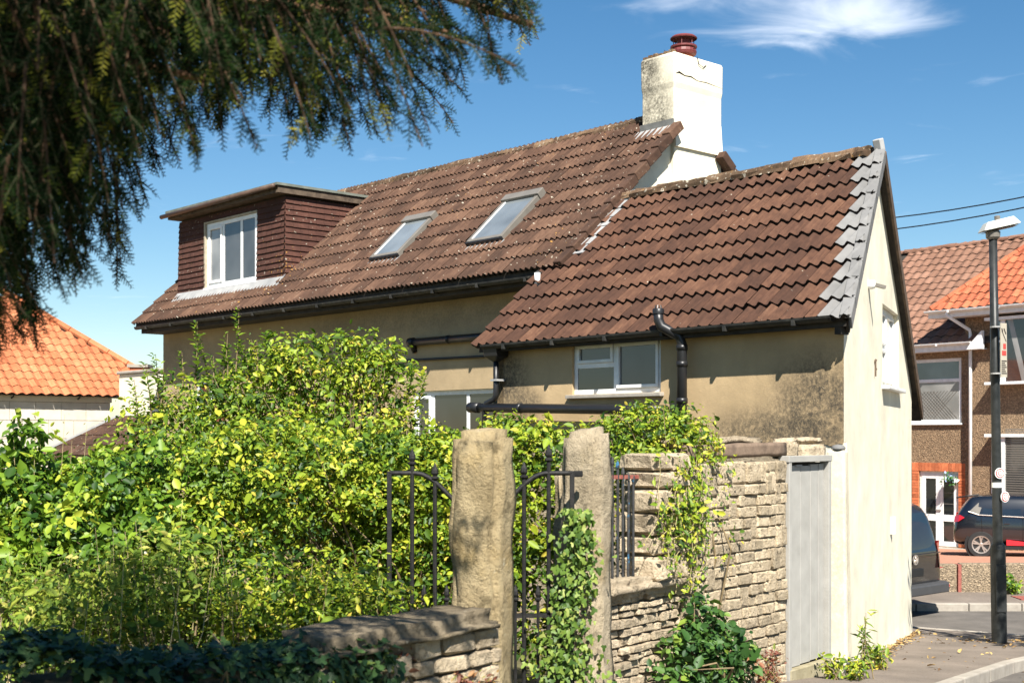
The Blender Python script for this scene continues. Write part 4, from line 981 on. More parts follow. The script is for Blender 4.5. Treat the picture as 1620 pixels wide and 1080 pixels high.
# piers
def pier(nm, px, d, size, ztop, label, mat, rz, taper, seed, lean=(0,0)):
    p = at(px, 700, d); z0 = zg(p.x, p.y)-.15; h = ztop-z0
    o = rough_block(nm, (size[0], size[1], h), mat, None, (p.x, p.y, z0+h/2), (lean[0], lean[1], rz), amp=.030, seed=seed, round_=.05, taper=taper, freq=3.6)
    return tag(o, label, 'gate pier')
P1 = pier('gate_pier', 763, 7.4, (.295,.28), CAMZ+.035, 'thick leaning stone gate pier standing in front, topped by a hollow', M_STONE, R(-24), .12, 21, (0, R(.5)))
P2 = pier('gate_pier', 930, 9.72, (.30,.29), CAMZ+.055, 'slimmer weathered stone gate pier hung with ivy beside the railings', M_STONE2, R(-30), .06, 33, (0, R(-.4)))
P3 = pier('gate_pier', 889, 10.3, (.12,.12), CAMZ-.25, 'narrow stone post half hidden behind the ivy-clad gate pier', M_STONE2, R(-10), .05, 41)
# double iron gate
def spear(m, x, y, z, r=.011): m.lathe([(r,0),(r*1.9,.012),(r*1.9,.022),(r,.03),(r*1.7,.05),(r*1.5,.075),(.001,.125)], 8, (x, y, z))
DG = 9.42
def gx(px): return (px-810)/FPX*DG
def gzz(py): return CAMZ+(HOR-py)/FPX*DG
def gate(label, bars, stile, center, name='iron_gate'):
    g = tag(empty(name, (gx(stile), DG, zg(gx(stile), DG))), label, 'gate', 'pair of iron gates')
    ox, oz = gx(stile), g.location.z
    s_ = 1 if center > stile else -1
    rail = []
    for t in np.linspace(0, 1, 15):
        px = stile+(center-stile)*t; py = 748+ (0 if t < .28 else 66*(.5-.5*math.cos(math.pi*(t-.28)/.72)))
        rail.append((gx(px)-ox, 0, gzz(py)-oz))
    MB().tube(rail, .017, 8).build('top_rail', M_IRON, g, smooth=True)
    MB().bar((0,0,gzz(973)-oz), (gx(center)-ox,0,gzz(973)-oz), .012, .032).build('middle_rail', M_IRON, g)
    MB().bar((0,0,.12), (gx(center)-ox,0,.12), .012, .035).build('bottom_rail', M_IRON, g)
    MB().bar((0,0,.05), (0,0,gzz(745)-oz), .034, .03, (0,1,0)).build('stile', M_IRON, g, bevel=.004)
    for i, (px, py) in enumerate(bars):
        m = MB(); x = gx(px)-ox; m.tube([(x,-.001,.06),(x,-.001,gzz(py)-oz-.10)], .0155, 8); spear(m, x, -.001, gzz(py)-oz-.11, .0155); m.build('bar', M_IRON, g, smooth=False)
    for i in range(4):
        px = stile+(center-stile)*(.13+.25*i); m = MB(); x = gx(px)-ox; m.tube([(x,.001,.06),(x,.001,gzz(951)-oz)], .012, 6); spear(m, x, .001, gzz(951)-oz, .012); m.build('dog_bar', M_IRON, g)
    return g
GR = gate('black iron gate leaf with spear-headed bars hinged on ivy-clad pier', [(868,706),(829,733),(792,752)], 905, 763)
GLt = gate('black iron gate leaf with curved top rail left of the thick pier', [(652,712),(688,735),(726,752)], 616, 760)
m = MB(); m.bar((0,0,0),(.07,.06,.0), .04, .045); m.build('hinge', M_IRON, GR, loc=(.0,0,gzz(745)-GR.location.z-.02), bevel=.008)
# railings standing on the coping to the right of the pier
rl = tag(empty('railing', (W0.x+QD.x*.02, W0.y+QD.y*.02, 1.22), QZ), 'short iron railings with blue paint flecks on the stone coping', 'railing')
for k in range(7):
    m = MB(); x = .03+k*.072; t = .93-.03*k+random.uniform(-.02,.03); m.tube([(x,.12,.0),(x+random.uniform(-.01,.01),.12,t)], .011, 7); m.lathe([(.011,0),(.017,.02),(.012,.05),(0,.075)], 7, (x,.12,t)); m.build('bar', M_IRONB, rl)
MB().bar((-.04,.12,.80),(.60,.12,.79), .014, .03).build('rail', M_IRONR, rl)

# near churchyard wall with rounded coping
nw = tag(empty('churchyard_wall', (0,0,0)), 'low stone churchyard wall with rounded coping running left from the thick pier', 'wall')
NPTS = [(-.20,7.15), (-.62,6.62), (-1.02,6.15), (-1.5,5.75), (-2.1,5.45), (-2.9,5.2), (-4.2,5.0)]
for i in range(len(NPTS)-1):
    a, b = Vector(NPTS[i]), Vector(NPTS[i+1]); c = (a+b)/2; ang = math.atan2((a-b).y, (a-b).x); ln = (a-b).length
    zt_ = 1.33 if i == 0 else 1.31 if i == 1 else 1.24
    if i == 0:                                            # one long rounded slab over the first two stretches
        a2, b2 = Vector(NPTS[0]), Vector(NPTS[2]); c2 = (a2+b2)/2
        rough_block('coping_stone', ((a2-b2).length*1.0, .46, .16), M_COPE, nw, (c2.x, c2.y, 1.325), (0,R(-1.0),math.atan2((a2-b2).y,(a2-b2).x)), amp=.022, seed=50, round_=.07)
    elif i > 1: rough_block('coping_stone', (ln*.99, .44, .15), M_COPE, nw, (c.x, c.y, zt_), (0,0,ang), amp=.022, seed=50+i, round_=.055)
    MB().bar((a.x,a.y,.75),(b.x,b.y,.75), .24, .82).build('wall_core', M_JOINT, nw)
    nx, ny = math.sin(ang), -math.cos(ang); z = .42
    while z < zt_-.08:
        h = random.uniform(.08,.15); x = 0
        while x < ln-.02:
            l = min(random.uniform(.12,.30), ln-x); p = b+(a-b).normalized()*(x+l/2)
            link('wall_stone', random.choice(STR), None, nw, (p.x+nx*.12, p.y+ny*.12, z+h/2), (0, random.uniform(-.06,.06), ang+random.uniform(-.06,.06)), (l-.01, .14, h-.01)); x += l
        z += h
# weathered headstone at the left edge
hp = at(0, 975, 8.2); o = rough_block('headstone', (.30,.10,.62), M_STONE2, None, (hp.x-.10, hp.y, hp.z-.17), (0,R(6),R(8)), amp=.02, seed=77, round_=.05); tag(o, 'small leaning headstone at the left edge among the weeds', 'headstone')
# ------------------------------------------------------------------ street lamp with signs
lp = at(1581, 1020, 17.4); zl = zg(lp.x, lp.y)
lamp = tag(empty('street_lamp', (lp.x, lp.y, zl)), 'tall black street lamp on the pavement corner with grey lantern', 'street lamp')
lamp.rotation_euler = (0, R(-.9), 0)
M_POST = smat('black_painted_post', (.010,.012,.012), (.03,.032,.032), 7, .42, .15, 50, c3=(.10,.10,.09), t3=(.70,.76), s3=20)
HT = CAMZ+(HOR-372)/FPX*17.4-zl
MB().lathe([(.098,-.05),(.098,1.22),(.10,1.24),(.092,1.29),(.066,1.33)], 20).build('base', M_POST, lamp, smooth=False)
MB().lathe([(.064,1.30),(.058,3.3),(.052,HT)], 18).build('post', M_POST, lamp, smooth=True)
MB().box(-.07, .07, -.109, -.094, .42, 1.05).build('access_door', M_POST, lamp, bevel=.008)
m = MB(); m.lathe([(.06,0),(.09,.03),(.095,.10),(.06,.13)], 14, (0,0,HT-.06)); m.build('collar', M_DGREY, lamp)
zt_ = HT+.04
m = MB(); m.add([(-.16,-.14,zt_),(.33,-.14,zt_+.10),(.33,.14,zt_+.10),(-.16,.14,zt_),(-.10,-.09,zt_+.12),(.25,-.09,zt_+.20),(.25,.09,zt_+.20),(-.10,.09,zt_+.12)], [(0,1,5,4),(1,2,6,5),(2,3,7,6),(3,0,4,7),(4,5,6,7),(3,2,1,0)]); m.build('lantern', plain('pale_grey_lantern',(.55,.55,.50),.5), lamp, bevel=.012)
m = MB(); m.add([(-.13,-.12,zt_-.012),(.31,-.12,zt_+.08),(.31,.12,zt_+.08),(-.13,.12,zt_-.012)], [(0,1,2,3)]); m.build('lens', M_DGREY, lamp)
MB().lathe([(.035,0),(.04,.05),(.03,.06)], 10, (.06,0,zt_+.155)).build('photocell', M_DGREY, lamp)
MB().lathe([(.0665,0),(.0665,.065)], 18, (0,0,2.06)).build('white_band', M_WHITE, lamp)
# notice plate strapped to the post
M_CARD = plain('cream_notice', (.40,.36,.29), .6); M_INK = plain('notice_ink', (.05,.04,.035), .7); M_RED = plain('red_print', (.45,.06,.05), .6)
sgn = tag(empty('notice_sign', (lp.x+.045, lp.y-.075, zl)), 'small cream notice with dark print strapped to the lamp post', 'sign'); sgn.rotation_euler = (0, R(-.9), R(38))
z0 = CAMZ+(HOR-597)/FPX*17.4-zl; z1 = CAMZ+(HOR-512)/FPX*17.4-zl; hh = z1-z0
MB().box(-.04, .10, -.006, .006, z0, z1).build('plate', M_CARD, sgn)
ink = MB(); ink.bar((-.02,-.008,z0+hh*.86),(.08,-.008,z0+hh*.66), .012, .004, (0,1,0)); ink.bar((.03,-.008,z0+hh*.90),(.075,-.008,z0+hh*.80), .02, .004, (0,1,0)); ink.bar((-.02,-.008,z0+hh*.90),(.0,-.008,z0+hh*.84), .02, .004, (0,1,0))
for i in range(7): ink.box(-.03, .09-.02*(i % 3), -.008, -.0065, z0+hh*(.06+.038*i), z0+hh*(.082+.038*i))
ink.build('print', M_INK, sgn)
m = MB(); m.box(.01, .075, -.008, -.0065, z0+hh*.52, z0+hh*.62); m.build('print', M_RED, sgn); m = MB(); m.box(-.02, .08, -.008, -.0065, z0+hh*.40, z0+hh*.49); m.box(.0,.06,-.0095,-.008,z0+hh*.42,z0+hh*.47); m.build('print', M_RED, sgn)
for zz_ in (z0+.04, z1-.06): MB().lathe([(.07,0),(.07,.02)], 12, (-.06,.06,zz_)).build('strap', M_LEAD, sgn)
def round_sign(z, xo, label):
    s = tag(empty('round_sign', (lp.x+xo, lp.y-.07, zl+z)), label, 'sign'); s.rotation_euler = (R(90), 0, R(8 if xo < 0 else 24))
    MB().lathe([(.072,0),(.072,.008)], 20).build('plate', M_WHITE, s); MB().lathe([(.062,.009),(.062,.010)], 20).build('red_ring', M_RED, s); MB().lathe([(.047,.011),(.047,.012)], 20).build('white_centre', M_WHITE, s); MB().lathe([(.034,.0125),(.034,.0135)], 20).build('red_ring', M_RED, s); MB().lathe([(.022,.014),(.022,.015)], 20).build('white_centre', M_WHITE, s)
    MB().box(-.015,.012,-.004,.004,.0155,.0165).build('print', M_INK, s)
    MB().tube([(.07,0,-.02),(.10,0,-.02)], .012, 6).build('stud', M_LEAD, s)
round_sign(CAMZ+(HOR-748)/FPX*17.4-zl, -.02, 'round red and white sign facing front, higher of two on lamp post')
round_sign(CAMZ+(HOR-785)/FPX*17.4-zl, .045, 'round red and white sign turned sideways, lower of two on lamp post')
# overhead wires
def wire(p, q, label):
    p, q = Vector(p), Vector(q); pts = [p.lerp(q, t)+Vector((0,0,-.5*(t*(1-t))*4*.18)) for t in np.linspace(0,1,9)]
    tag(MB().tube(pts, .012, 5).build('overhead_wire', M_BLACK), label, 'wire')
wire(at(1330,352,26), at(1720,290,21), 'upper of the two overhead wires right of the gable')
wire(at(1330,371,26), at(1720,306,21), 'lower of the two overhead wires right of the gable')

# ------------------------------------------------------------------ vehicles
M_PAINT = plain('dark_navy_car_paint', (.006,.008,.012), .22, .6, 0, 1.0); M_VAN = plain('dark_brown_black_van_paint', (.014,.012,.011), .25, .6, 0, 1.0)
M_TYRE = plain('tyre_rubber', (.02,.02,.02), .85); M_ALLOY = plain('alloy_wheel', (.42,.38,.34), .35, .5, .6); M_TRIM = plain('black_trim', (.012,.012,.012), .55)
M_LAMPR = plain('red_tail_lamp', (.45,.012,.016), .2, .6, 0, 1.0); M_CGL = glassmat('tinted_car_glass', (.012,.018,.024), .03); M_REDS = plain('red_side_stripe', (.50,.02,.03), .4)
def wheel(parent, x, y, z, r, w_, spokes=5):
    wh = empty('wheel', (x, y, z), 0, parent); s = -1 if y < 0 else 1
    wh.rotation_euler = (R(90)*-s, 0, 0)
    MB().lathe([(r*.66,-w_/2),(r*.95,-w_/2),(r,-w_/2+.03),(r,w_/2-.03),(r*.95,w_/2),(r*.68,w_/2),(r*.66,w_/2-.03)], 28).build('tyre', M_TYRE, wh, smooth=False)
    rim = MB(); rim.lathe([(r*.68,w_/2-.008),(r*.67,w_/2-.0),(r*.60,w_/2-.004),(r*.58,w_/2-.05)], 28)
    rimo = rim.build('rim', M_ALLOY, wh)
    MB().lathe([(r*.62,-.02),(r*.62,.0)], 20).build('brake_backing', M_TRIM, wh)
    sp = MB(); 
    for k in range(spokes):
        a = 2*math.pi*k/spokes+.3
        for da in (-.16,.16): sp.bar((r*.12*math.cos(a),r*.12*math.sin(a),w_/2-.03), (r*.62*math.cos(a+da),r*.62*math.sin(a+da),w_/2-.02), .034, .03)
    sp.lathe([(r*.15,w_/2-.05),(r*.15,w_/2-.018),(r*.1,w_/2-.012)], 12); sp.build('spokes', M_ALLOY, wh)
    return wh
def loft(stations, mat, nm, parent, sub=2):
    """stations: (x, [(y,z)...]) half sections mirrored in y, smoothed by subdivision"""
    V = []; F = []; k = len(stations[0][1])
    for x, pts in stations:
        for (y, z) in pts: V.append((x, y, z))
        for (y, z) in reversed(pts): V.append((x, -y, z))
    n = 2*k
    for i in range(len(stations)-1):
        for j in range(n): j2 = (j+1) % n; F.append((i*n+j, i*n+j2, (i+1)*n+j2, (i+1)*n+j))
    F.append(tuple(range(n))); F.append(tuple(range((len(stations)-1)*n+n-1, (len(stations)-1)*n-1, -1)))
    o = MB().add(V, F).build(nm, mat, parent, smooth=True); md = o.modifiers.new('sub', 'SUBSURF'); md.levels = sub; md.render_levels = sub
    return o
def dims_body(st, mat, nm, parent, wk=(.94,1.0,.985,.80,.66)):
    out_ = []
    for (x, zb_, zs, zbelt, zr, hw) in st:
        out_.append((x, [(hw*wk[0],zb_),(hw*wk[1],zs),(hw*wk[2],zbelt),(hw*wk[3],zr-.05*(zr>zbelt+.1)),(hw*wk[4],zr)]))
    return loft(out_, mat, nm, parent)
# hatchback, nose to the right (local x forward)
cp_ = at(1541, 882, 30.6); car = tag(empty('parked_car', (11.16, 31.25, zdrive(31.0)), R(-20)), 'dark navy hatchback with red side stripe parked on the red driveway', 'car')
dims_body([(-.62,.40,.52,.60,.64,.66),(-.60,.30,.52,.66,.76,.76),(-.55,.25,.54,.84,.93,.82),(-.46,.22,.55,.95,1.10,.85),(-.27,.21,.55,.99,1.36,.86),(-.20,.21,.55,.99,1.42,.865),(.1,.20,.55,.98,1.45,.87),(.6,.20,.55,.95,1.46,.875),(1.2,.20,.55,.93,1.45,.875),(1.75,.20,.55,.91,1.36,.87),(2.3,.20,.52,.90,1.02,.86),(2.9,.21,.50,.84,.92,.84),(3.3,.24,.5,.72,.80,.76),(3.42,.32,.48,.58,.62,.66)], M_PAINT, 'body', car)
hy = .846
def side_panel(pts, yb, yt, zb_, zt__, mat, nm, par):           # panel on the near flank, leaning in with height
    f = lambda z: -(yb+(yt-yb)*(z-zb_)/(zt__-zb_))
    MB().add([(x, f(z)-.012, z) for x, z in pts]+[(x, f(z)+.02, z) for x, z in pts], [tuple(range(len(pts)))]+[(i, (i+1)%len(pts), len(pts)+(i+1)%len(pts), len(pts)+i) for i in range(len(pts))]).build(nm, mat, par)
side_panel([(.02,.99),(.86,.965),(.86,1.33),(.30,1.345),(.08,1.22)], hy, .665, .97, 1.40, M_CGL, 'rear_door_window', car)
side_panel([(.93,.96),(1.95,.94),(1.62,1.28),(.93,1.33)], hy, .665, .97, 1.40, M_CGL, 'front_door_window', car)
side_panel([(-.26,1.06),(-.04,1.0),(.04,1.24),(-.06,1.26)], hy, .665, .97, 1.40, plain('pale_quarter_glass',(.16,.15,.13),.15,.6), 'quarter_window', car)
MB().tube([(-.28,-.835,1.06),(-.05,-.853,.985),(.9,-.862,.95),(1.98,-.86,.925)], .012, 5).build('window_trim', M_ALLOY, car)
MB().tube([(-.55,-.55,1.36),(-.3,-.62,1.41),(-.05,-.6,1.44)], .02, 6).build('roof_spoiler', M_TRIM, car)
side_panel([(.55,.30),(2.25,.30),(2.25,.345),(1.2,.36),(.55,.43)], .868, .868, .2, .5, M_REDS, 'side_stripe', car)
m = MB(); m.box(.42, 2.4, -.862, .862, .20, .30); m.build('side_skirt', M_TRIM, car)
for s in (-1, 1):
    MB().add([(-.60,s*.70,.80),(-.50,s*.84,.82),(-.36,s*.868,.92),(-.47,s*.80,.98),(-.58,s*.66,.94)], [(0,1,2,3,4)]).build('tail_light', M_LAMPR, car)
    for x in (0, 2.47):
        MB().lathe([(.0,0),(.365,0),(.365,.05)], 24).build('wheel_arch', M_TRIM, car, loc=(x, s*.79, .30), rot=(R(90)*s*-1,0,0))
        wheel(car, x, s*.795, .30, .305, .17)
MB().tube([(.5,-.885,.80),(.62,-.885,.80)], .014, 5).build('door_handle', M_PAINT, car)
m = MB(); m.tube([(.03,-.872,.35),(.02,-.88,.7),(.0,-.862,.98)], .004, 4); m.tube([(.90,-.874,.25),(.91,-.886,.7),(.90,-.866,.95)], .004, 4); m.build('door_gap', M_TRIM, car)
# van, tail towards us
vpos = at(1451, 985, 21.7); van = tag(empty('parked_van', (vpos.x-.02, vpos.y+.12, ZS-.12), math.atan2(U2.y, U2.x)), 'dark van seen from behind, half hidden by the cream gable', 'van')
# local x forward (along the street, away from us), rear face near x=0
st = []
for (x, zb_, zs, zbelt, zr, hw) in [(.0,.52,.62,.98,1.02,.86),(.03,.45,.62,1.02,1.22,.92),(.14,.36,.62,1.04,1.62,.945),(.27,.32,.62,1.05,1.88,.95),(.5,.30,.62,1.05,1.96,.95),(2.5,.30,.62,1.05,1.98,.95),(3.7,.30,.62,1.05,1.90,.95),(4.3,.30,.62,1.02,1.20,.93),(4.8,.34,.6,.85,.95,.86)]:
    st.append((x, [(hw*.95,zb_),(hw,zs),(hw*.985,zbelt),(hw*.86,zr-.06),(hw*.7,zr)]))
loft(st, M_VAN, 'body', van)
tg = lambda y, z: (-.012+max(0, z-1.02)*.275, y, z)       # tailgate plane, raked above the waist
MB().add([tg(-.74,1.10),tg(.74,1.10),tg(.64,1.74),tg(-.64,1.74)], [(0,1,2,3)]).build('rear_window', M_CGL, van)
m = MB(); m.tube([(-.02,-.80,1.07),(-.03,0,1.06),(-.02,.80,1.07)], .010, 5); m.build('tailgate_crease', M_VAN, van)
MB().box(-.035, .02, -.26, .26, .70, .83).build('plate_recess', M_TRIM, van, bevel=.01)
for s in (-1, 1):
    MB().add([(-.035,s*.76,.80),(-.02,s*.93,.80),(.13,s*.965,.82),(.20,s*.95,1.24),(.05,s*.90,1.26),(.03,s*.78,1.22)], [(0,1,2,5),(2,3,4,5)]).build('tail_light', M_LAMPR, van)
bp_ = MB(); bp_.add([(-.16,-.86,.40),(-.16,.86,.40),(-.16,.86,.56),(-.16,-.86,.56),(.25,-1.0,.40),(.25,1.0,.40),(.25,1.0,.58),(.25,-1.0,.58),(-.06,-.97,.40),(-.06,.97,.40),(-.06,.97,.57),(-.06,-.97,.57)], [(0,1,2,3),(8,0,3,11),(4,8,11,7),(1,9,10,2),(9,5,6,10),(3,2,10,11),(11,10,6,7),(8,9,1,0),(4,5,9,8)]); bp_.build('rear_bumper', plain('dark_grey_bumper',(.05,.05,.052),.5), van, bevel=.02)
for s in (-1, 1): MB().box(-.10, -.05, s*.93-.045, s*.93+.045, .47, .52).build('reflector', M_LAMPR, van)
# round emblem: ring with a V over a W
em = MB(); em.lathe([(.085,0),(.085,.012),(.070,.012),(.070,0)], 24)
for a, b in (((-.035,.062),(0,.008)),((0,.008),(.035,.062)),((-.066,.02),(-.034,-.055)),((-.034,-.055),(0,.0)),((0,.0),(.034,-.055)),((.034,-.055),(.066,.02))): em.bar((a[0],a[1],.006),(b[0],b[1],.006), .014, .012)
em.build('emblem', M_ALLOY, van, loc=(-.028,0,.985), rot=(R(90),0,R(-90)))
for s in (-1, 1):
    for x in (.95, 3.9): wheel(van, x, s*.86, .33, .335, .2)
# ------------------------------------------------------------------ vegetation
LM_YEL = leafmat('yellow_green_leaf', [(0,(.020,.055,.006)),(.3,(.085,.16,.011)),(.62,(.23,.31,.020)),(.9,(.42,.44,.038)),(1,(.50,.40,.06))], .5, .28, .35)
LM_MID = leafmat('mid_green_leaf', [(0,(.018,.055,.006)),(.35,(.07,.15,.012)),(.75,(.19,.295,.022)),(1,(.38,.42,.042))], .48, .28, .35)
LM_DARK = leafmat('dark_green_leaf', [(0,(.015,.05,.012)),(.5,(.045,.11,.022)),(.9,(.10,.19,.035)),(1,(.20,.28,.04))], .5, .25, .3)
LM_IVY = leafmat('ivy_leaf', [(0,(.03,.07,.012)),(.5,(.10,.17,.025)),(.85,(.20,.27,.05)),(1,(.30,.33,.09))], .5, .22, .3)
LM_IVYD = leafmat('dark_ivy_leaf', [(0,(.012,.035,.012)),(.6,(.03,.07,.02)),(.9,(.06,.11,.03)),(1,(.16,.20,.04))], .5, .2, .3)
LM_RED = leafmat('reddish_leaf', [(0,(.10,.035,.02)),(.5,(.22,.07,.04)),(.8,(.30,.16,.06)),(1,(.16,.20,.04))], .6, .25)
LM_WEED = leafmat('weed_leaf', [(0,(.05,.10,.012)),(.4,(.14,.22,.022)),(.75,(.28,.33,.04)),(1,(.42,.38,.10))], .6, .3, .3)
LM_LITTER = leafmat('fallen_leaf', [(0,(.10,.05,.02)),(.5,(.28,.17,.06)),(1,(.45,.32,.12))], .8, .05)
LM_NEEDLE = leafmat('yew_needle', [(0,(.003,.009,.003)),(.55,(.007,.018,.005)),(.84,(.016,.034,.007)),(.9,(.11,.13,.018)),(1,(.26,.23,.035))], .9, .12, .05)  # dark yew green with shade mixed in; top stops paint sunlit sprays
def unit(a): return a/np.maximum(np.linalg.norm(a, axis=-1, keepdims=True), 1e-9)
def lobed(P, Nn, size):                                   # ivy-shaped leaf, a fan of 9
    n = len(P); Nn = unit(Nn); d = rng.normal(size=(n,3))*.5+np.array([0,0,-1.0]); d -= (d*Nn).sum(1, keepdims=True)*Nn; d = unit(d); s = np.cross(Nn, d)
    L = (size*rng.uniform(.6,1.25,n))[:,None,None]
    ol = np.array([(-.12,0),(-.22,.30),(.12,.52),(.30,.26),(.78,.22),(1.0,0),(.78,-.22),(.30,-.26),(.12,-.52),(-.22,-.30)])
    V = P[:,None,:]+L*(ol[None,:,:1]*d[:,None,:]+ol[None,:,1:]*s[:,None,:])+Nn[:,None,:]*L*(np.abs(ol[None,:,1:])*.25-.1*ol[None,:,:1]**2)
    V = V.reshape(-1,3); base = np.arange(n)[:,None]*10
    F = np.concatenate([base+np.array([[5,6,7,4]]), base+np.array([[4,7,3,3]])*1, base+np.array([[7,8,9,0]]), base+np.array([[0,1,2,3]]), base+np.array([[0,3,7,7]])])
    F3 = np.concatenate([base+np.array([t]) for t in ((5,6,4),(6,7,4),(4,7,3),(7,8,9),(7,9,0),(3,1,2),(3,0,1),(3,7,0))])
    return V, F3
def lobed_obj(name, P, Nn, size, mat, parent, var=None):
    V, F = lobed(P, Nn, size); v = rng.uniform(0,1,len(P)) if var is None else var
    return link(name, np_mesh(name, V, F, np.repeat(v, 10)), mat, parent)
def clumps(blobs, n, clump_r, per, front=.35, inner=.12):
    """leaf points clustered in tufts over the surfaces of several ellipsoids"""
    vol = np.array([(b[1][0]*b[1][2]+b[1][1]*b[1][2]) for b in blobs]); cnt = np.maximum(4, (vol/vol.sum()*n/per)).astype(int)
    Ps, Ns, Vs = [], [], []
    for (c, r), k in zip(blobs, cnt):
        d = rng.normal(size=(k,3)); d[:,1] -= front*np.abs(d[:,1]); d[:,2] += .25; d = unit(d)
        rad = np.where(rng.uniform(size=k) < inner, rng.uniform(.3,.8,k), rng.uniform(.68,1.18,k))
        cc = np.array(c)+d*np.array(r)*rad[:,None]
        m_ = k*per; od = unit(np.repeat(d, per, 0)*.5+np.array([0,-.25,.45])+rng.normal(size=(m_,3))*.75)
        tr_ = np.repeat(rng.uniform(.6,1.35,k), per)*clump_r*1.5
        q = np.repeat(cc, per, 0)+od*(tr_*rng.uniform(.35,1.1,m_))[:,None]*np.array([1.15,1.15,.85]); Ps.append(q)
        Ns.append(od*.8+np.array([0,-.1,.35])+rng.normal(size=(m_,3))*.5)
        Vs.append(np.clip(np.repeat(rng.uniform(.05,.85,k), per)+rng.normal(size=k*per)*.18, 0, 1))
    return np.concatenate(Ps), np.concatenate(Ns), np.concatenate(Vs)
def ell(px, py, d, rx, ry, rz):
    p = at(px, py, d); return ((p.x, p.y, p.z), (rx, ry, rz))
def stems(name, base, tips, parent, mat=M_STEM, r=.010, wob=.22):
    m = MB()
    for t in tips:
        b = Vector(base)+Vector((random.uniform(-.12,.12), random.uniform(-.12,.12), 0)); t = Vector(t); md = b.lerp(t, .5)+Vector((random.uniform(-wob,wob), random.uniform(-wob,wob), random.uniform(0,wob)))
        pts = [b, b.lerp(md,.5)+Vector((random.uniform(-.04,.04),0,.03)), md, md.lerp(t,.55), t]; m.tube(pts, [r*1.3, r*1.1, r*.85, r*.55, r*.25], 5)
    return tag(m.build(name, mat, parent), kind='stuff')
def bush(name, label, cat, blobs, n, size, mat, base_px, clump_r=.085, per=14, nst=10, group=None, aspect=.58, front=.35, inner=.12):
    c0 = blobs[len(blobs)//2][0]; root = tag(empty(name, (c0[0], c0[1], zg(c0[0], c0[1]))), label, cat, group); o_ = np.array(root.location)
    P, Nn, V = clumps(blobs, n, clump_r, per, front, inner)
    tag(leaf_obj('foliage', P-o_, Nn, size, mat, root, V, aspect=aspect), kind='stuff')
    tips = [Vector(b[0])+Vector((random.uniform(-.7,.7)*b[1][0], random.uniform(-1.15,.3)*b[1][1], random.uniform(.1,1.05)*b[1][2]))-Vector(o_) for b in blobs for _ in range(max(1, nst//len(blobs)))]
    stems('stem', (0,0,0), tips, root)
    return root
def shoot(root, px, py0, py1, d, lean, mat, size=.072, n=50):
    o_ = np.array(root.location); a = np.array(at(px, py0, d))-o_; b = np.array(at(px+lean, py1, d))-o_
    t = np.linspace(.02, 1, n); P = a+(b-a)*t[:,None]+np.stack([np.sin(t*5)*.02, np.cos(t*4)*.02, t*0], 1)
    ang = np.arange(n)*2.4; dr = np.stack([np.cos(ang), np.sin(ang), np.full(n, .55)], 1); Nn = np.stack([-np.cos(ang)*.5, -np.sin(ang)*.5-.2, np.full(n, .9)], 1)
    sz = size*np.clip(1.15-t*.5, .4, 1)
    V, F = leaf_arrays(P, Nn, sz, .5, .3, dirs=dr, jitter=.2)
    tag(link('shoot_leaves', np_mesh('shoot_leaves', V, F, np.repeat(rng.uniform(.2,.9,n), 6)), mat, root), kind='stuff')
    MB().tube([a, (a+b)/2+np.array([.01,0,0]), b], [.009,.006,.002], 5).build('shoot', M_STEM, root)
# big straggly shrub in front of the cottage
sh = bush('shrub', 'tall straggly yellow-green shrub reaching the cottage eaves', 'shrub',
    [ell(275,695,12.6,.40,.5,.36), ell(330,660,12.8,.42,.5,.32), ell(395,650,12.9,.42,.5,.38), ell(450,600,13,.36,.45,.34), ell(515,615,13,.42,.5,.40), ell(575,585,12.9,.30,.4,.26), ell(600,625,12.8,.34,.4,.36), ell(430,700,12.6,.6,.6,.45), ell(540,700,12.6,.55,.6,.45), ell(620,720,12.5,.36,.5,.32)],
    17500, .047, LM_YEL, None, .125, 24, 110, inner=.25)
for a in [(250,640,560,12.6,-4), (240,670,575,12.5,-10), (308,610,508,12.7,4), (330,620,530,12.8,-14), (372,600,488,12.8,6), (395,600,540,12.8,-12), (430,580,525,12.9,-6), (470,570,528,13,6), (545,560,522,12.9,-8), (565,560,535,12.9,10), (608,600,552,12.8,18), (640,640,575,12.6,16), (655,650,590,12.6,20), (220,700,600,12.4,-8), (350,580,545,12.7,12), (505,570,535,13,-6)]:
    shoot(sh, *a, LM_MID)
bush('hedge', 'bindweed-smothered hedge mound at the left edge below orange roof', 'hedge',
    [ell(-40,800,10.2,.6,.6,.36), ell(40,805,10.4,.45,.6,.34), ell(110,808,10.3,.5,.6,.34), ell(190,800,10.4,.5,.6,.36), ell(265,790,10.3,.5,.6,.40), ell(90,860,9.8,.6,.6,.35), ell(220,860,9.8,.6,.5,.35), ell(-30,870,9.7,.5,.5,.35)], 17000, .055, LM_MID, None, .12, 36, 40, aspect=.7)
bush('hedge', 'bright green hedge mound left of the iron gate', 'hedge',
    [ell(345,770,10.4,.5,.6,.42), ell(430,765,10.4,.5,.6,.42), ell(510,775,10.6,.5,.6,.42), ell(590,780,10.9,.45,.6,.45), ell(660,800,10.9,.42,.5,.50), ell(340,850,9.9,.35,.4,.28), ell(590,860,10.8,.3,.4,.32), ell(650,890,10.8,.4,.4,.38)], 26000, .044, LM_YEL, None, .11, 36, 70)
bush('shrub', 'leafy yellow-green shrub filling the gap behind the thick pier', 'shrub',
    [ell(690,750,11.2,.30,.4,.26), ell(740,735,11.3,.35,.4,.24), ell(800,730,11.3,.35,.4,.28), ell(850,730,11.2,.35,.4,.32), ell(700,800,11,.4,.4,.4), ell(850,830,11,.38,.4,.45), ell(760,850,11,.4,.4,.5), ell(860,950,10.9,.38,.35,.5), ell(700,910,10.8,.38,.35,.45)], 20000, .046, LM_YEL, None, .10, 34, 40)
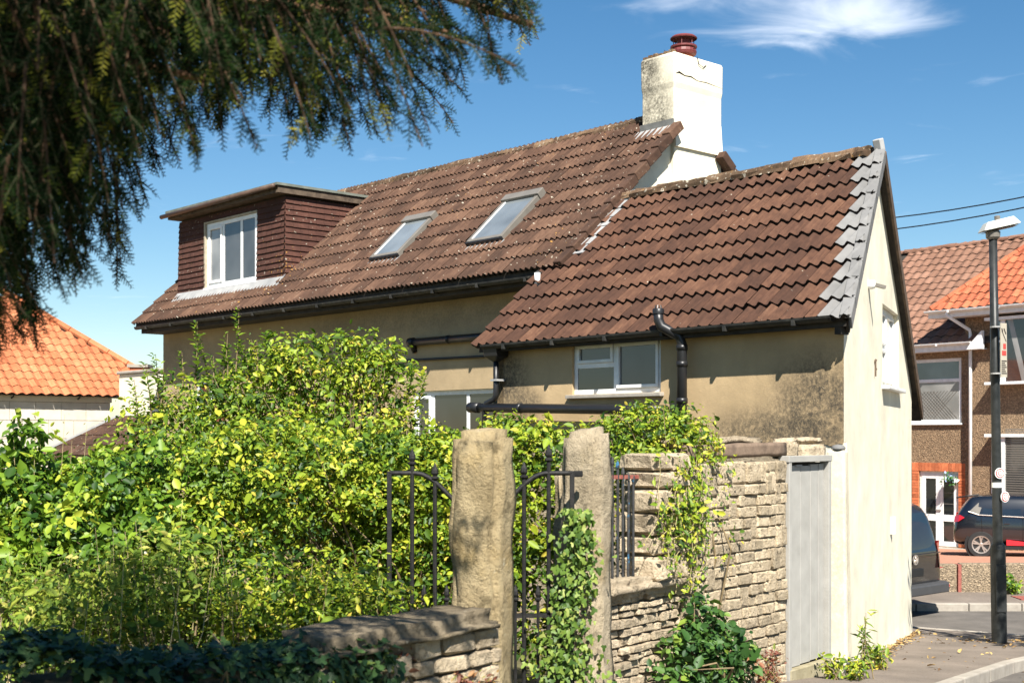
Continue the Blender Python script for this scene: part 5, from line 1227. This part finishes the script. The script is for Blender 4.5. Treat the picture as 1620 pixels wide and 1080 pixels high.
bush('shrub', 'spreading light green shrub spilling over the stone wall top', 'shrub',
    [ell(985,705,11.2,.24,.3,.22), ell(1030,695,11.2,.30,.3,.26), ell(1075,700,11.2,.28,.35,.24), ell(1108,716,11.3,.13,.25,.10), ell(1005,745,10.9,.26,.3,.2), ell(1000,830,10.9,.28,.2,.35)], 8500, .038, LM_YEL, None, .075, 14, 40, inner=.3)
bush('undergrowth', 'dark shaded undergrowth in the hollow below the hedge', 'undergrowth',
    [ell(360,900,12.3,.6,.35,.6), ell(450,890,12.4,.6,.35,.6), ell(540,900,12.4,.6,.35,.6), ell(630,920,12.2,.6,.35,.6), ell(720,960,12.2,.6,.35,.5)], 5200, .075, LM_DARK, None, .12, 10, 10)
# weeds in front of the hedges
def weed_patch(name, label, spots, n, size, mat, n_stem):
    c = spots[len(spots)//2][0]; root = tag(empty(name, (c[0], c[1], zg(c[0], c[1]))), label, 'weeds'); o_ = np.array(root.location)
    P, Nn, V = clumps(spots, n, .10, 9, .3, .35); tag(leaf_obj('foliage', P-o_, Nn, size, mat, root, V, aspect=.5), kind='stuff')
    m = MB(); hd = []
    for i in range(n_stem):
        b = random.choice(spots); x = b[0][0]+random.uniform(-1,1)*b[1][0]; y = b[0][1]+random.uniform(-1,.6)*b[1][1]; zt_ = b[0][2]+random.uniform(.1,1.9)*b[1][2]; l = random.uniform(-.4,.4)
        p0 = Vector((x,y,zg(x,y)-.12))-Vector(o_); p1 = Vector((x+l,y,zt_))-Vector(o_); m.tube([p0, p0.lerp(p1,.6)+Vector((l*.2,0,0)), p1], [.0045,.003,.001], 4); hd += [p0.lerp(p1, t)+Vector((random.uniform(-.03,.03),random.uniform(-.03,.03),0)) for t in (.75,.82,.88,.93,.97,1.0)]
    tag(m.build('stalk', M_DRY, root), kind='stuff'); hd = np.array([tuple(h) for h in hd]); tag(leaf_obj('seed_head', hd, rng.normal(size=hd.shape), .028, LM_WEED, root, rng.uniform(.5,1,len(hd)), aspect=.5), kind='stuff')
    return root
WPA = weed_patch('weed_patch', 'tall flowering weeds and dry stalks behind the ivy wall at left', [ell(px+random.uniform(-20,20), 965+random.uniform(-50,50), random.uniform(7.6,9.3), random.uniform(.2,.4), .45, random.uniform(.16,.36)) for px in range(-40, 330, 42)], 8500, .042, LM_WEED, 60)
WPB = weed_patch('weed_patch', 'low yellow-green weeds behind the coping left of the gate', [ell(px+random.uniform(-20,20), 975+random.uniform(-45,40), random.uniform(7.7,9.2), random.uniform(.2,.4), .4, random.uniform(.14,.30)) for px in range(340, 610, 42)], 7000, .042, LM_YEL, 34)
bw2 = weed_patch('weed_patch', 'leggy blue-flowered weed with broad leaves at far left of hedge', [ell(38,705,10.0,.12,.12,.14), ell(55,700,10.1,.10,.1,.10)], 160, .085, LM_MID, 8)
for wp, (p0, p1), mt in ((WPA, (-10, 330), LM_WEED), (WPB, (340, 585), LM_YEL)):
    for i in range(34):
        px = random.uniform(p0, p1); shoot(wp, px, 1040, random.uniform(870, 960), random.uniform(7.8, 9.0), random.uniform(-22,22), mt, random.uniform(.035,.06), 34)
for i in range(26): px = random.uniform(230, 660); top = float(np.interp(px, [230,300,370,480,560,660], [600,540,530,560,545,620])); shoot(sh, px, top+70, top+random.uniform(-10,30), 12.6, random.uniform(-16,16), random.choice([LM_YEL, LM_MID]), .055, 26)
# ivy on the near wall, in the tree's shade
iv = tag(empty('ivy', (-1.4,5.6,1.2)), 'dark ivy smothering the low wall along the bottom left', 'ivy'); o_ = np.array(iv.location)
Ps, Ns = [], []
for i in range(1, len(NPTS)-1):
    a, b = np.array(NPTS[i]), np.array(NPTS[i+1]); k = int(2600*np.linalg.norm(b-a)) if i > 1 else 900; t = rng.uniform(0,1,k)[:,None]
    if i == 1: t = .30+.70*t
    if i == 2: pass
    base = a+(b-a)*t; dn = (b-a)/np.linalg.norm(b-a); nr = np.array([dn[1]*-1, dn[0]]); nr = nr if nr[1] < 0 else -nr
    th_ = rng.uniform(0, 1, k); hump = .07+.12*np.array([max(0, mnoise.noise(Vector((q[0]*1.7, q[1]*1.7, 4)))) for q in base])+ .16*np.exp(-((base[:,0]+2.0)/.16)**2)
    front_ = th_ < .55; u_ = rng.uniform(-.24,.24,k)
    P = np.zeros((k,3)); P[:,:2] = base+nr*np.where(front_, .24, u_)[:,None]+nr*rng.normal(size=(k,1))*.03
    P[:,2] = np.where(front_, rng.uniform(.75,1.28,k), 1.26+hump*np.cos(u_*4)+rng.normal(size=k)*.025)
    nn = np.zeros((k,3)); nn[:,:2] = nr*np.where(front_, 1., .25)[:,None]; nn[:,2] = np.where(front_, .4, 1.); Ps.append(P); Ns.append(nn+rng.normal(size=(k,3))*.35)
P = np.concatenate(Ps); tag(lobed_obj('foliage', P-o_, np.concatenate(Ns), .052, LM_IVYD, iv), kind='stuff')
m = MB()
for i in range(40):
    p = P[rng.integers(len(P))]-o_; m.tube([p, p+rng.normal(size=3)*.06, p+rng.normal(size=3)*.12-np.array([0,0,.1])], .005, 4)
tag(m.build('stem', M_STEM, iv), kind='stuff')
# ivy climbing the right pier and gate
iv2 = tag(empty('ivy', tuple(at(915, 950, 9.5))), 'light green ivy climbing the slimmer pier and gate hinge', 'ivy'); o_ = np.array(iv2.location); L_ = []
for i in range(900):
    py = random.uniform(805, 1100); t = (py-800)/300; cx = 910-14*t+10*math.sin(t*7); hw = 14+34*min(1, t*2.2)*(.75+.25*math.sin(t*9)); L_.append(at(random.gauss(cx, hw*.55), py, random.uniform(9.30,9.44)))
P = np.array([tuple(q) for q in L_]); tag(lobed_obj('foliage', P-o_, np.array([-.25,-1,.35])+rng.normal(size=P.shape)*.4, .044, LM_IVY, iv2), kind='stuff')
m = MB(); m.tube([at(905,1100,9.58)-iv2.location, at(908,980,9.56)-iv2.location, at(915,890,9.56)-iv2.location, at(912,810,9.56)-iv2.location], [.012,.01,.007,.003], 5); m.build('stem', M_STEM, iv2)
# vine and bush on the boundary wall
def wallpt(x, y, z): return Vector((W0.x+QD.x*x+QD.y*y*-1*-1*0-QD.y*y, W0.y+QD.y*x+QD.x*y, z))
vn = tag(empty('wall_vine', tuple(wallpt(.95,-.1,.3))), 'thin trailing vine hanging down the stone wall from its top', 'vine'); o_ = np.array(vn.location); m = MB(); LP = []
for i in range(26):
    x = random.gauss(.92,.14); z0 = random.uniform(1.7,2.2); z1 = random.uniform(.8,1.7); pts = [Vector((*wallpt(x+random.uniform(-.05,.05)*k, -.07-random.uniform(0,.05), z0+(z1-z0)*k/5)[:2], z0+(z1-z0)*k/5))-Vector(o_) for k in range(6)]
    m.tube(pts, .0025, 4)
    for p in pts: LP += [p+Vector((random.gauss(0,.04),random.gauss(0,.03),random.gauss(0,.05))) for _ in range(6)]
for i in range(14):
    x = random.uniform(.9,1.75); z0 = random.uniform(1.2,2.1); LP += [Vector(wallpt(x+random.gauss(0,.06), -.06-random.uniform(0,.04), z0+random.gauss(0,.06)))-Vector(o_) for _ in range(12)]
tag(m.build('stem', M_DRY, vn), kind='stuff'); P = np.array([tuple(q) for q in LP]); tag(leaf_obj('foliage', P, np.array([.5,-.8,.4])+rng.normal(size=P.shape)*.4, .04, LM_YEL, vn), kind='stuff')
db = bush('bush', 'dark green broad-leaved bush growing against the foot of stone wall', 'bush',
    [((*wallpt(.80,-.22,0)[:2], .62), (.16,.14,.18)), ((*wallpt(1.10,-.20,0)[:2], .50), (.22,.16,.24)), ((*wallpt(.62,-.2,0)[:2], .45), (.14,.12,.14)), ((*wallpt(1.25,-.2,0)[:2], .80), (.10,.08,.10)), ((*wallpt(1.02,-.16,0)[:2], .85), (.13,.1,.16)), ((*wallpt(1.35,-.22,0)[:2], .42), (.20,.15,.20)), ((*wallpt(1.5,-.15,0)[:2], .62), (.14,.10,.07))], 1500, .058, LM_DARK, None, .06, 9, 20, aspect=.75)
# small plants
def small_plant(name, label, cat, pos, spread, h, n, size, mat, aspect=.5, stem_mat=M_STEM, nst=6):
    root = tag(empty(name, pos), label, cat); tips = [(random.gauss(0,spread*.5), random.gauss(0,spread*.4), h*random.uniform(.5,1)) for _ in range(nst)]
    stems('stem', (0,0,0), tips, root, stem_mat, .005, .03); P = []
    for t in tips:
        for k in range(n//nst): f = random.uniform(.15,1); P.append((t[0]*f+random.gauss(0,spread*.18), t[1]*f+random.gauss(0,spread*.18), t[2]*f+random.gauss(0,.02)))
    P = np.array(P); tag(leaf_obj('foliage', P, np.array([0,-.4,.7])+rng.normal(size=P.shape)*.5, size, mat, root, aspect=aspect), kind='stuff'); return root
p = wallpt(2.15,-.16,0); small_plant('red_weed', 'reddish dry weed at the foot of the wall beside the door', 'weed', (p.x,p.y,zg(p.x,p.y)), .20, .34, 360, .035, LM_RED)
p = at(1368,1045,12.55); small_plant('tall_weed', 'tall pale green weed with narrow leaves against the gable', 'weed', (p.x,p.y,zg(p.x,p.y)), .07, .72, 150, .075, LM_WEED, .22, nst=4)
for k, (px, py, lab) in enumerate([(1322,1062,'small leafy weed tuft at the corner pilaster foot'), (1348,1062,'low green weed clump below the tall pale weed'), (1388,1036,'small weed tuft on the pavement edge right of the tall weed')]):
    d_ = 12.35 if k < 2 else 13.4; p = at(px, py, d_); small_plant('weed_tuft', lab, 'weed', (p.x,p.y,zg(p.x,p.y)), .16, .24, 260, .042, LM_YEL)
p = at(628,1045,6.5); small_plant('pink_weed', 'small reddish weed sprouting from the coping joint', 'weed', (p.x,p.y-.05,1.12), .13, .20, 240, .024, LM_RED)
p = at(735,1045,6.9); small_plant('pink_weed', 'reddish creeping weed at the foot of the thick pier', 'weed', (p.x,p.y-.12,.95), .16, .26, 420, .026, LM_RED)
p = at(530,1060,5.9); small_plant('pink_weed', 'small green and red weed hanging on the ivy wall below coping', 'weed', (p.x,p.y-.1,1.05), .12, .20, 200, .03, LM_WEED)
p = at(1600,940,24.2); small_plant('verge_weed', 'green weed tuft at the foot of the pebble dash wall', 'weed', (p.x,p.y,ZS+.02), .35, .35, 200, .08, LM_MID)
# leaf litter
def litter(name, label_pts, n):
    P = []
    for _ in range(n):
        x, y, dz = label_pts(); P.append((x, y, zg(x,y)+dz))
    P = np.array(P); o = leaf_obj(name, P, np.array([0,0,1])+rng.normal(size=P.shape)*.35, .05, LM_LITTER, None, aspect=.5); return tag(o, kind='stuff')
def road_pt():
    t = random.uniform(0,1); a, b = Vector((3.6,11.4)), Vector((7.3,16.4)); q = a.lerp(b, t); off = abs(random.gauss(0,.5)); return q.x+.15+off*.85, q.y-off*.5, -.108
def wall_pt():
    s = random.uniform(.3,6.5); off = abs(random.gauss(0,.10))+.02; return CX+G2.x*s+G2.y*off, CY+G2.y*s-G2.x*off, .008
def pave_pt(): return random.uniform(4.3,7.4), random.uniform(13,18.8), .008
tag(litter('road_leaf_litter', road_pt, 900), 'scattered dry leaves in the road gutter beside the kerb', 'leaf litter')
tag(litter('wall_leaf_litter', wall_pt, 380), 'dry leaves along the foot of the cream gable', 'leaf litter')
tag(litter('pavement_leaf_litter', lambda: random.choice([pave_pt(), (random.gauss(6.6,.7), random.gauss(17.6,.35), .008)]), 260), 'few dry leaves and grass bits round the lamp post', 'leaf litter')

# ------------------------------------------------------------------ yew overhanging from the left
yew = tag(empty('yew_tree', (-5.2,3.6,zg(-5.2,3.6))), 'dark yew tree whose drooping branches overhang the upper left', 'tree'); yo = Vector(yew.location)
tr = MB(); tr.tube([Vector((0,0,-.2)), Vector((.1,.05,1.0)), Vector((.05,.1,2.2)), Vector((.3,0,3.4)), Vector((.4,.1,5.2)), Vector((.3,0,7.4))], [.5,.42,.36,.3,.2,.06], 12); tr.build('trunk', M_BARK, yew, smooth=True)
ENV = [(-200,620),(0,612),(60,600),(100,560),(140,495),(185,470),(230,345),(290,285),(380,282),(470,268),(560,250),(620,262),(680,268),(700,215),(740,160),(790,150),(830,118),(862,60),(880,15),(900,-40)]
ex, ey = np.array([e[0] for e in ENV], float), np.array([e[1] for e in ENV], float)
def env(px): return np.interp(px, ex, ey)
limbs = MB(); LIM = []
def limb(p0, p1, r0, r1, sag=.25, k=8):
    pts = []
    for i in range(k+1):
        t = i/k; q = p0.lerp(p1, t)+Vector((0,0,sag*math.sin(t*math.pi)*.6)); q += Vector((mnoise.noise(q*1.5), mnoise.noise(q*1.5+Vector((5,1,1))), mnoise.noise(q*1.5+Vector((1,9,1)))))*.10; pts.append(q)
    limbs.tube([q-yo for q in pts], [r0+(r1-r0)*i/k for i in range(k+1)], 7); LIM.append(pts); return pts
tp = [Vector((-4.9,3.6,z)) for z in (3.3,3.9,4.5,5.0)]
for (a, b, r0, r1) in [(tp[0], at(90,330,4.6), .07,.02), (tp[1], at(250,40,4.2), .08,.02), (tp[1], at(420,-40,4.4), .08,.02), (tp[2], Vector((-.15,4.3,3.95)), .09,.018), (tp[2], Vector((.05,4.6,3.75)), .07,.012), (tp[3], Vector((-.6,3.2,4.8)), .09,.02), (tp[3], Vector((-1.6,2.0,4.9)), .08,.02), (tp[0], at(30,120,3.7), .06,.02), (tp[2], Vector((-.4,5.3,4.1)), .07,.015), (tp[1], at(560,20,4.3), .06,.012), (tp[1], at(330,130,4.0), .05,.012), (tp[0], at(120,200,3.9), .05,.012), (tp[2], at(700,60,4.4), .05,.008)]: limb(a, b, r0, r1)
tag(limbs.build('branch', M_BARK, yew, smooth=True), kind='stuff')
M_TWIG = smat('green_brown_twig', (.02,.03,.01), (.06,.055,.025), 14, .9, 0)
# drooping sprays: a twig with two ranks of needles
SP = []; tries = 0; BR = MB()
def add_spray(p, dvec, L): SP.append((p, dvec, L))
nb = 0
def pix(q): return 810+q.x/q.y*FPX, HOR-(q.z-CAMZ)/q.y*FPX
while nb < 620 and tries < 30000:                           # hanging branchlets, each with two ranks of short sprays
    tries += 1; px = random.uniform(-140, 800); py = random.uniform(-260, 520); d_ = random.uniform(3.5, 5.4); p = at(px, py, d_)
    L = random.uniform(.28, .62)
    dv = Vector((random.gauss(.35,.28), random.gauss(0,.25), random.gauss(-.85,.22))).normalized()
    if px > 520: dv = Vector((random.gauss(.75,.3), random.gauss(0,.25), random.gauss(-.45,.25))).normalized()
    sag = Vector((0,0,-.30*L)); pts = [p+dv*L*t+sag*t*t for t in np.linspace(0,1,8)]
    tx, ty = pix(pts[-1])
    if ty > env(tx)+random.uniform(-40,12) or tx > 875: continue
    mx_, my_ = pix(pts[4]); dens = mnoise.noise(Vector((mx_/110., my_/110., 2.)))+.4*mnoise.noise(Vector((mx_/45., my_/45., 7.)))
    if dens < -.02-max(0, (env(mx_)-my_-160)/500.): continue
    nb += 1; BR.tube([q-yo for q in pts], [.0055-.0005*k for k in range(8)], 5)
    side = dv.cross(Vector((random.gauss(0,.5), -1, random.gauss(0,.5)))).normalized(); nn_ = max(6, int(L/.034))
    for k in range(nn_):
        t = .12+.86*k/nn_; q = p+dv*L*t+sag*t*t; tang = (dv+sag/L*2*t).normalized(); s_ = 1 if k % 2 else -1
        sd = (tang*.75+side*s_*random.uniform(.45,.85)+Vector((0,0,-.15))+Vector((random.gauss(0,.15),random.gauss(0,.25),random.gauss(0,.15)))).normalized()
        add_spray(q, sd, random.uniform(.06,.135)*(1.15-.5*t))
    add_spray(pts[-2], (pts[-1]-pts[-2]).normalized(), .09)
tag(link('branchlet', mesh_of('branchlet', BR.v, BR.f, M_BARKD, M_BARKD), None, yew), kind='stuff')
for i in range(5200):                                      # unseen crown above the picture, packed along the sun's path to shade the branches
    p = Vector((random.uniform(-5.0,-.25), random.uniform(.6,4.6), random.uniform(4.0,6.0)))
    if p.z < CAMZ+.36*p.y+.12: continue
    if p.x > -1.0 and random.random() < .5: continue
    if p.y+(p.z-1.2)*.9 > 6.15: continue
    add_spray(p, Vector((random.gauss(.2,.7), random.gauss(0,.7), random.gauss(-.35,.4))).normalized(), random.uniform(.28,.5))
NV, NA, TWV = [], [], MB()
twV, twF = [], []
for (p, dv, L) in SP:
    up_ = p.z > CAMZ+.36*p.y; k = max(10, int(L/(.012 if up_ else .0048))); t = np.linspace(0, 1, k); d0 = np.array(dv); p0 = np.array(p)-np.array(yo)
    cur = np.array([0,0,-.25*L]); c = p0+d0*L*t[:,None]+cur*(t[:,None]**2)
    s = np.cross(d0, np.array([random.gauss(0,.6), -1, random.gauss(0,.6)])); s = s/np.linalg.norm(s); nrm = np.cross(s, d0)
    sgn_ = np.where(np.arange(k) % 2 == 0, 1, -1)[:,None]; ln = (.019*np.sin(np.clip(t*2.2+.8,0,3.1))+.007)[:,None]*rng.uniform(.8,1.2,(k,1))
    ndir = s*sgn_*.85+d0*.55+nrm*rng.normal(size=(k,1))*.5; ndir = unit(ndir); wd = d0*(.008 if up_ else .0030)
    V = np.stack([c-wd, c+wd, c+ndir*ln+wd*.4, c+ndir*ln-wd*.4], 1).reshape(-1,3); NV.append(V)
    lit_tint = random.random() < .10; NA.append(np.full(k*4, random.uniform(.85,1.0) if lit_tint else random.uniform(0,.8)))  # a few sprays take the painted sunlit colour
    TWV.tube([p0, p0+d0*L*.5+cur*.25, p0+d0*L+cur], [.0028,.002,.001], 3, caps=False)
V = np.concatenate(NV); F = np.arange(len(V)).reshape(-1,4)
tag(link('needles', np_mesh('needles', V, F, np.concatenate(NA)), LM_NEEDLE, yew), kind='stuff')
tag(link('twig', mesh_of('twig', TWV.v, TWV.f, M_TWIG, M_TWIG), None, yew), kind='stuff')

# street tree beyond the right edge, known only from the shadow it throws on road and pavement
stt = tag(empty('street_tree', (9.25,13.2,zg(9.25,13.2)-.11)), 'street tree beyond the right edge shading the pavement corner', 'tree')
m = MB(); m.tube([(0,0,0),(.05,0,1.5),(0,.05,3.0),(.1,0,5.2)], [.16,.13,.11,.04], 9)
for k in range(7): a = k*.9; m.tube([(0,.03,2.6+k*.25),(math.cos(a)*.7,math.sin(a)*.7,3.6+k*.3),(math.cos(a)*1.3,math.sin(a)*1.3,4.4+k*.3)], [.06,.035,.012], 6)
m.build('trunk', M_STEM, stt)
P, Nn, V = clumps([((-1.3,.2,5.0),(1.2,1.0,.7)), ((.3,.3,5.6),(1.3,1.2,.8)), ((-.4,-.5,5.2),(1.2,1,.8)), ((-2.2,.6,5.4),(.7,.6,.35))], 3200, .16, 12, 0, .2); tag(leaf_obj('crown', P, Nn, .13, LM_MID, stt, V), kind='stuff')
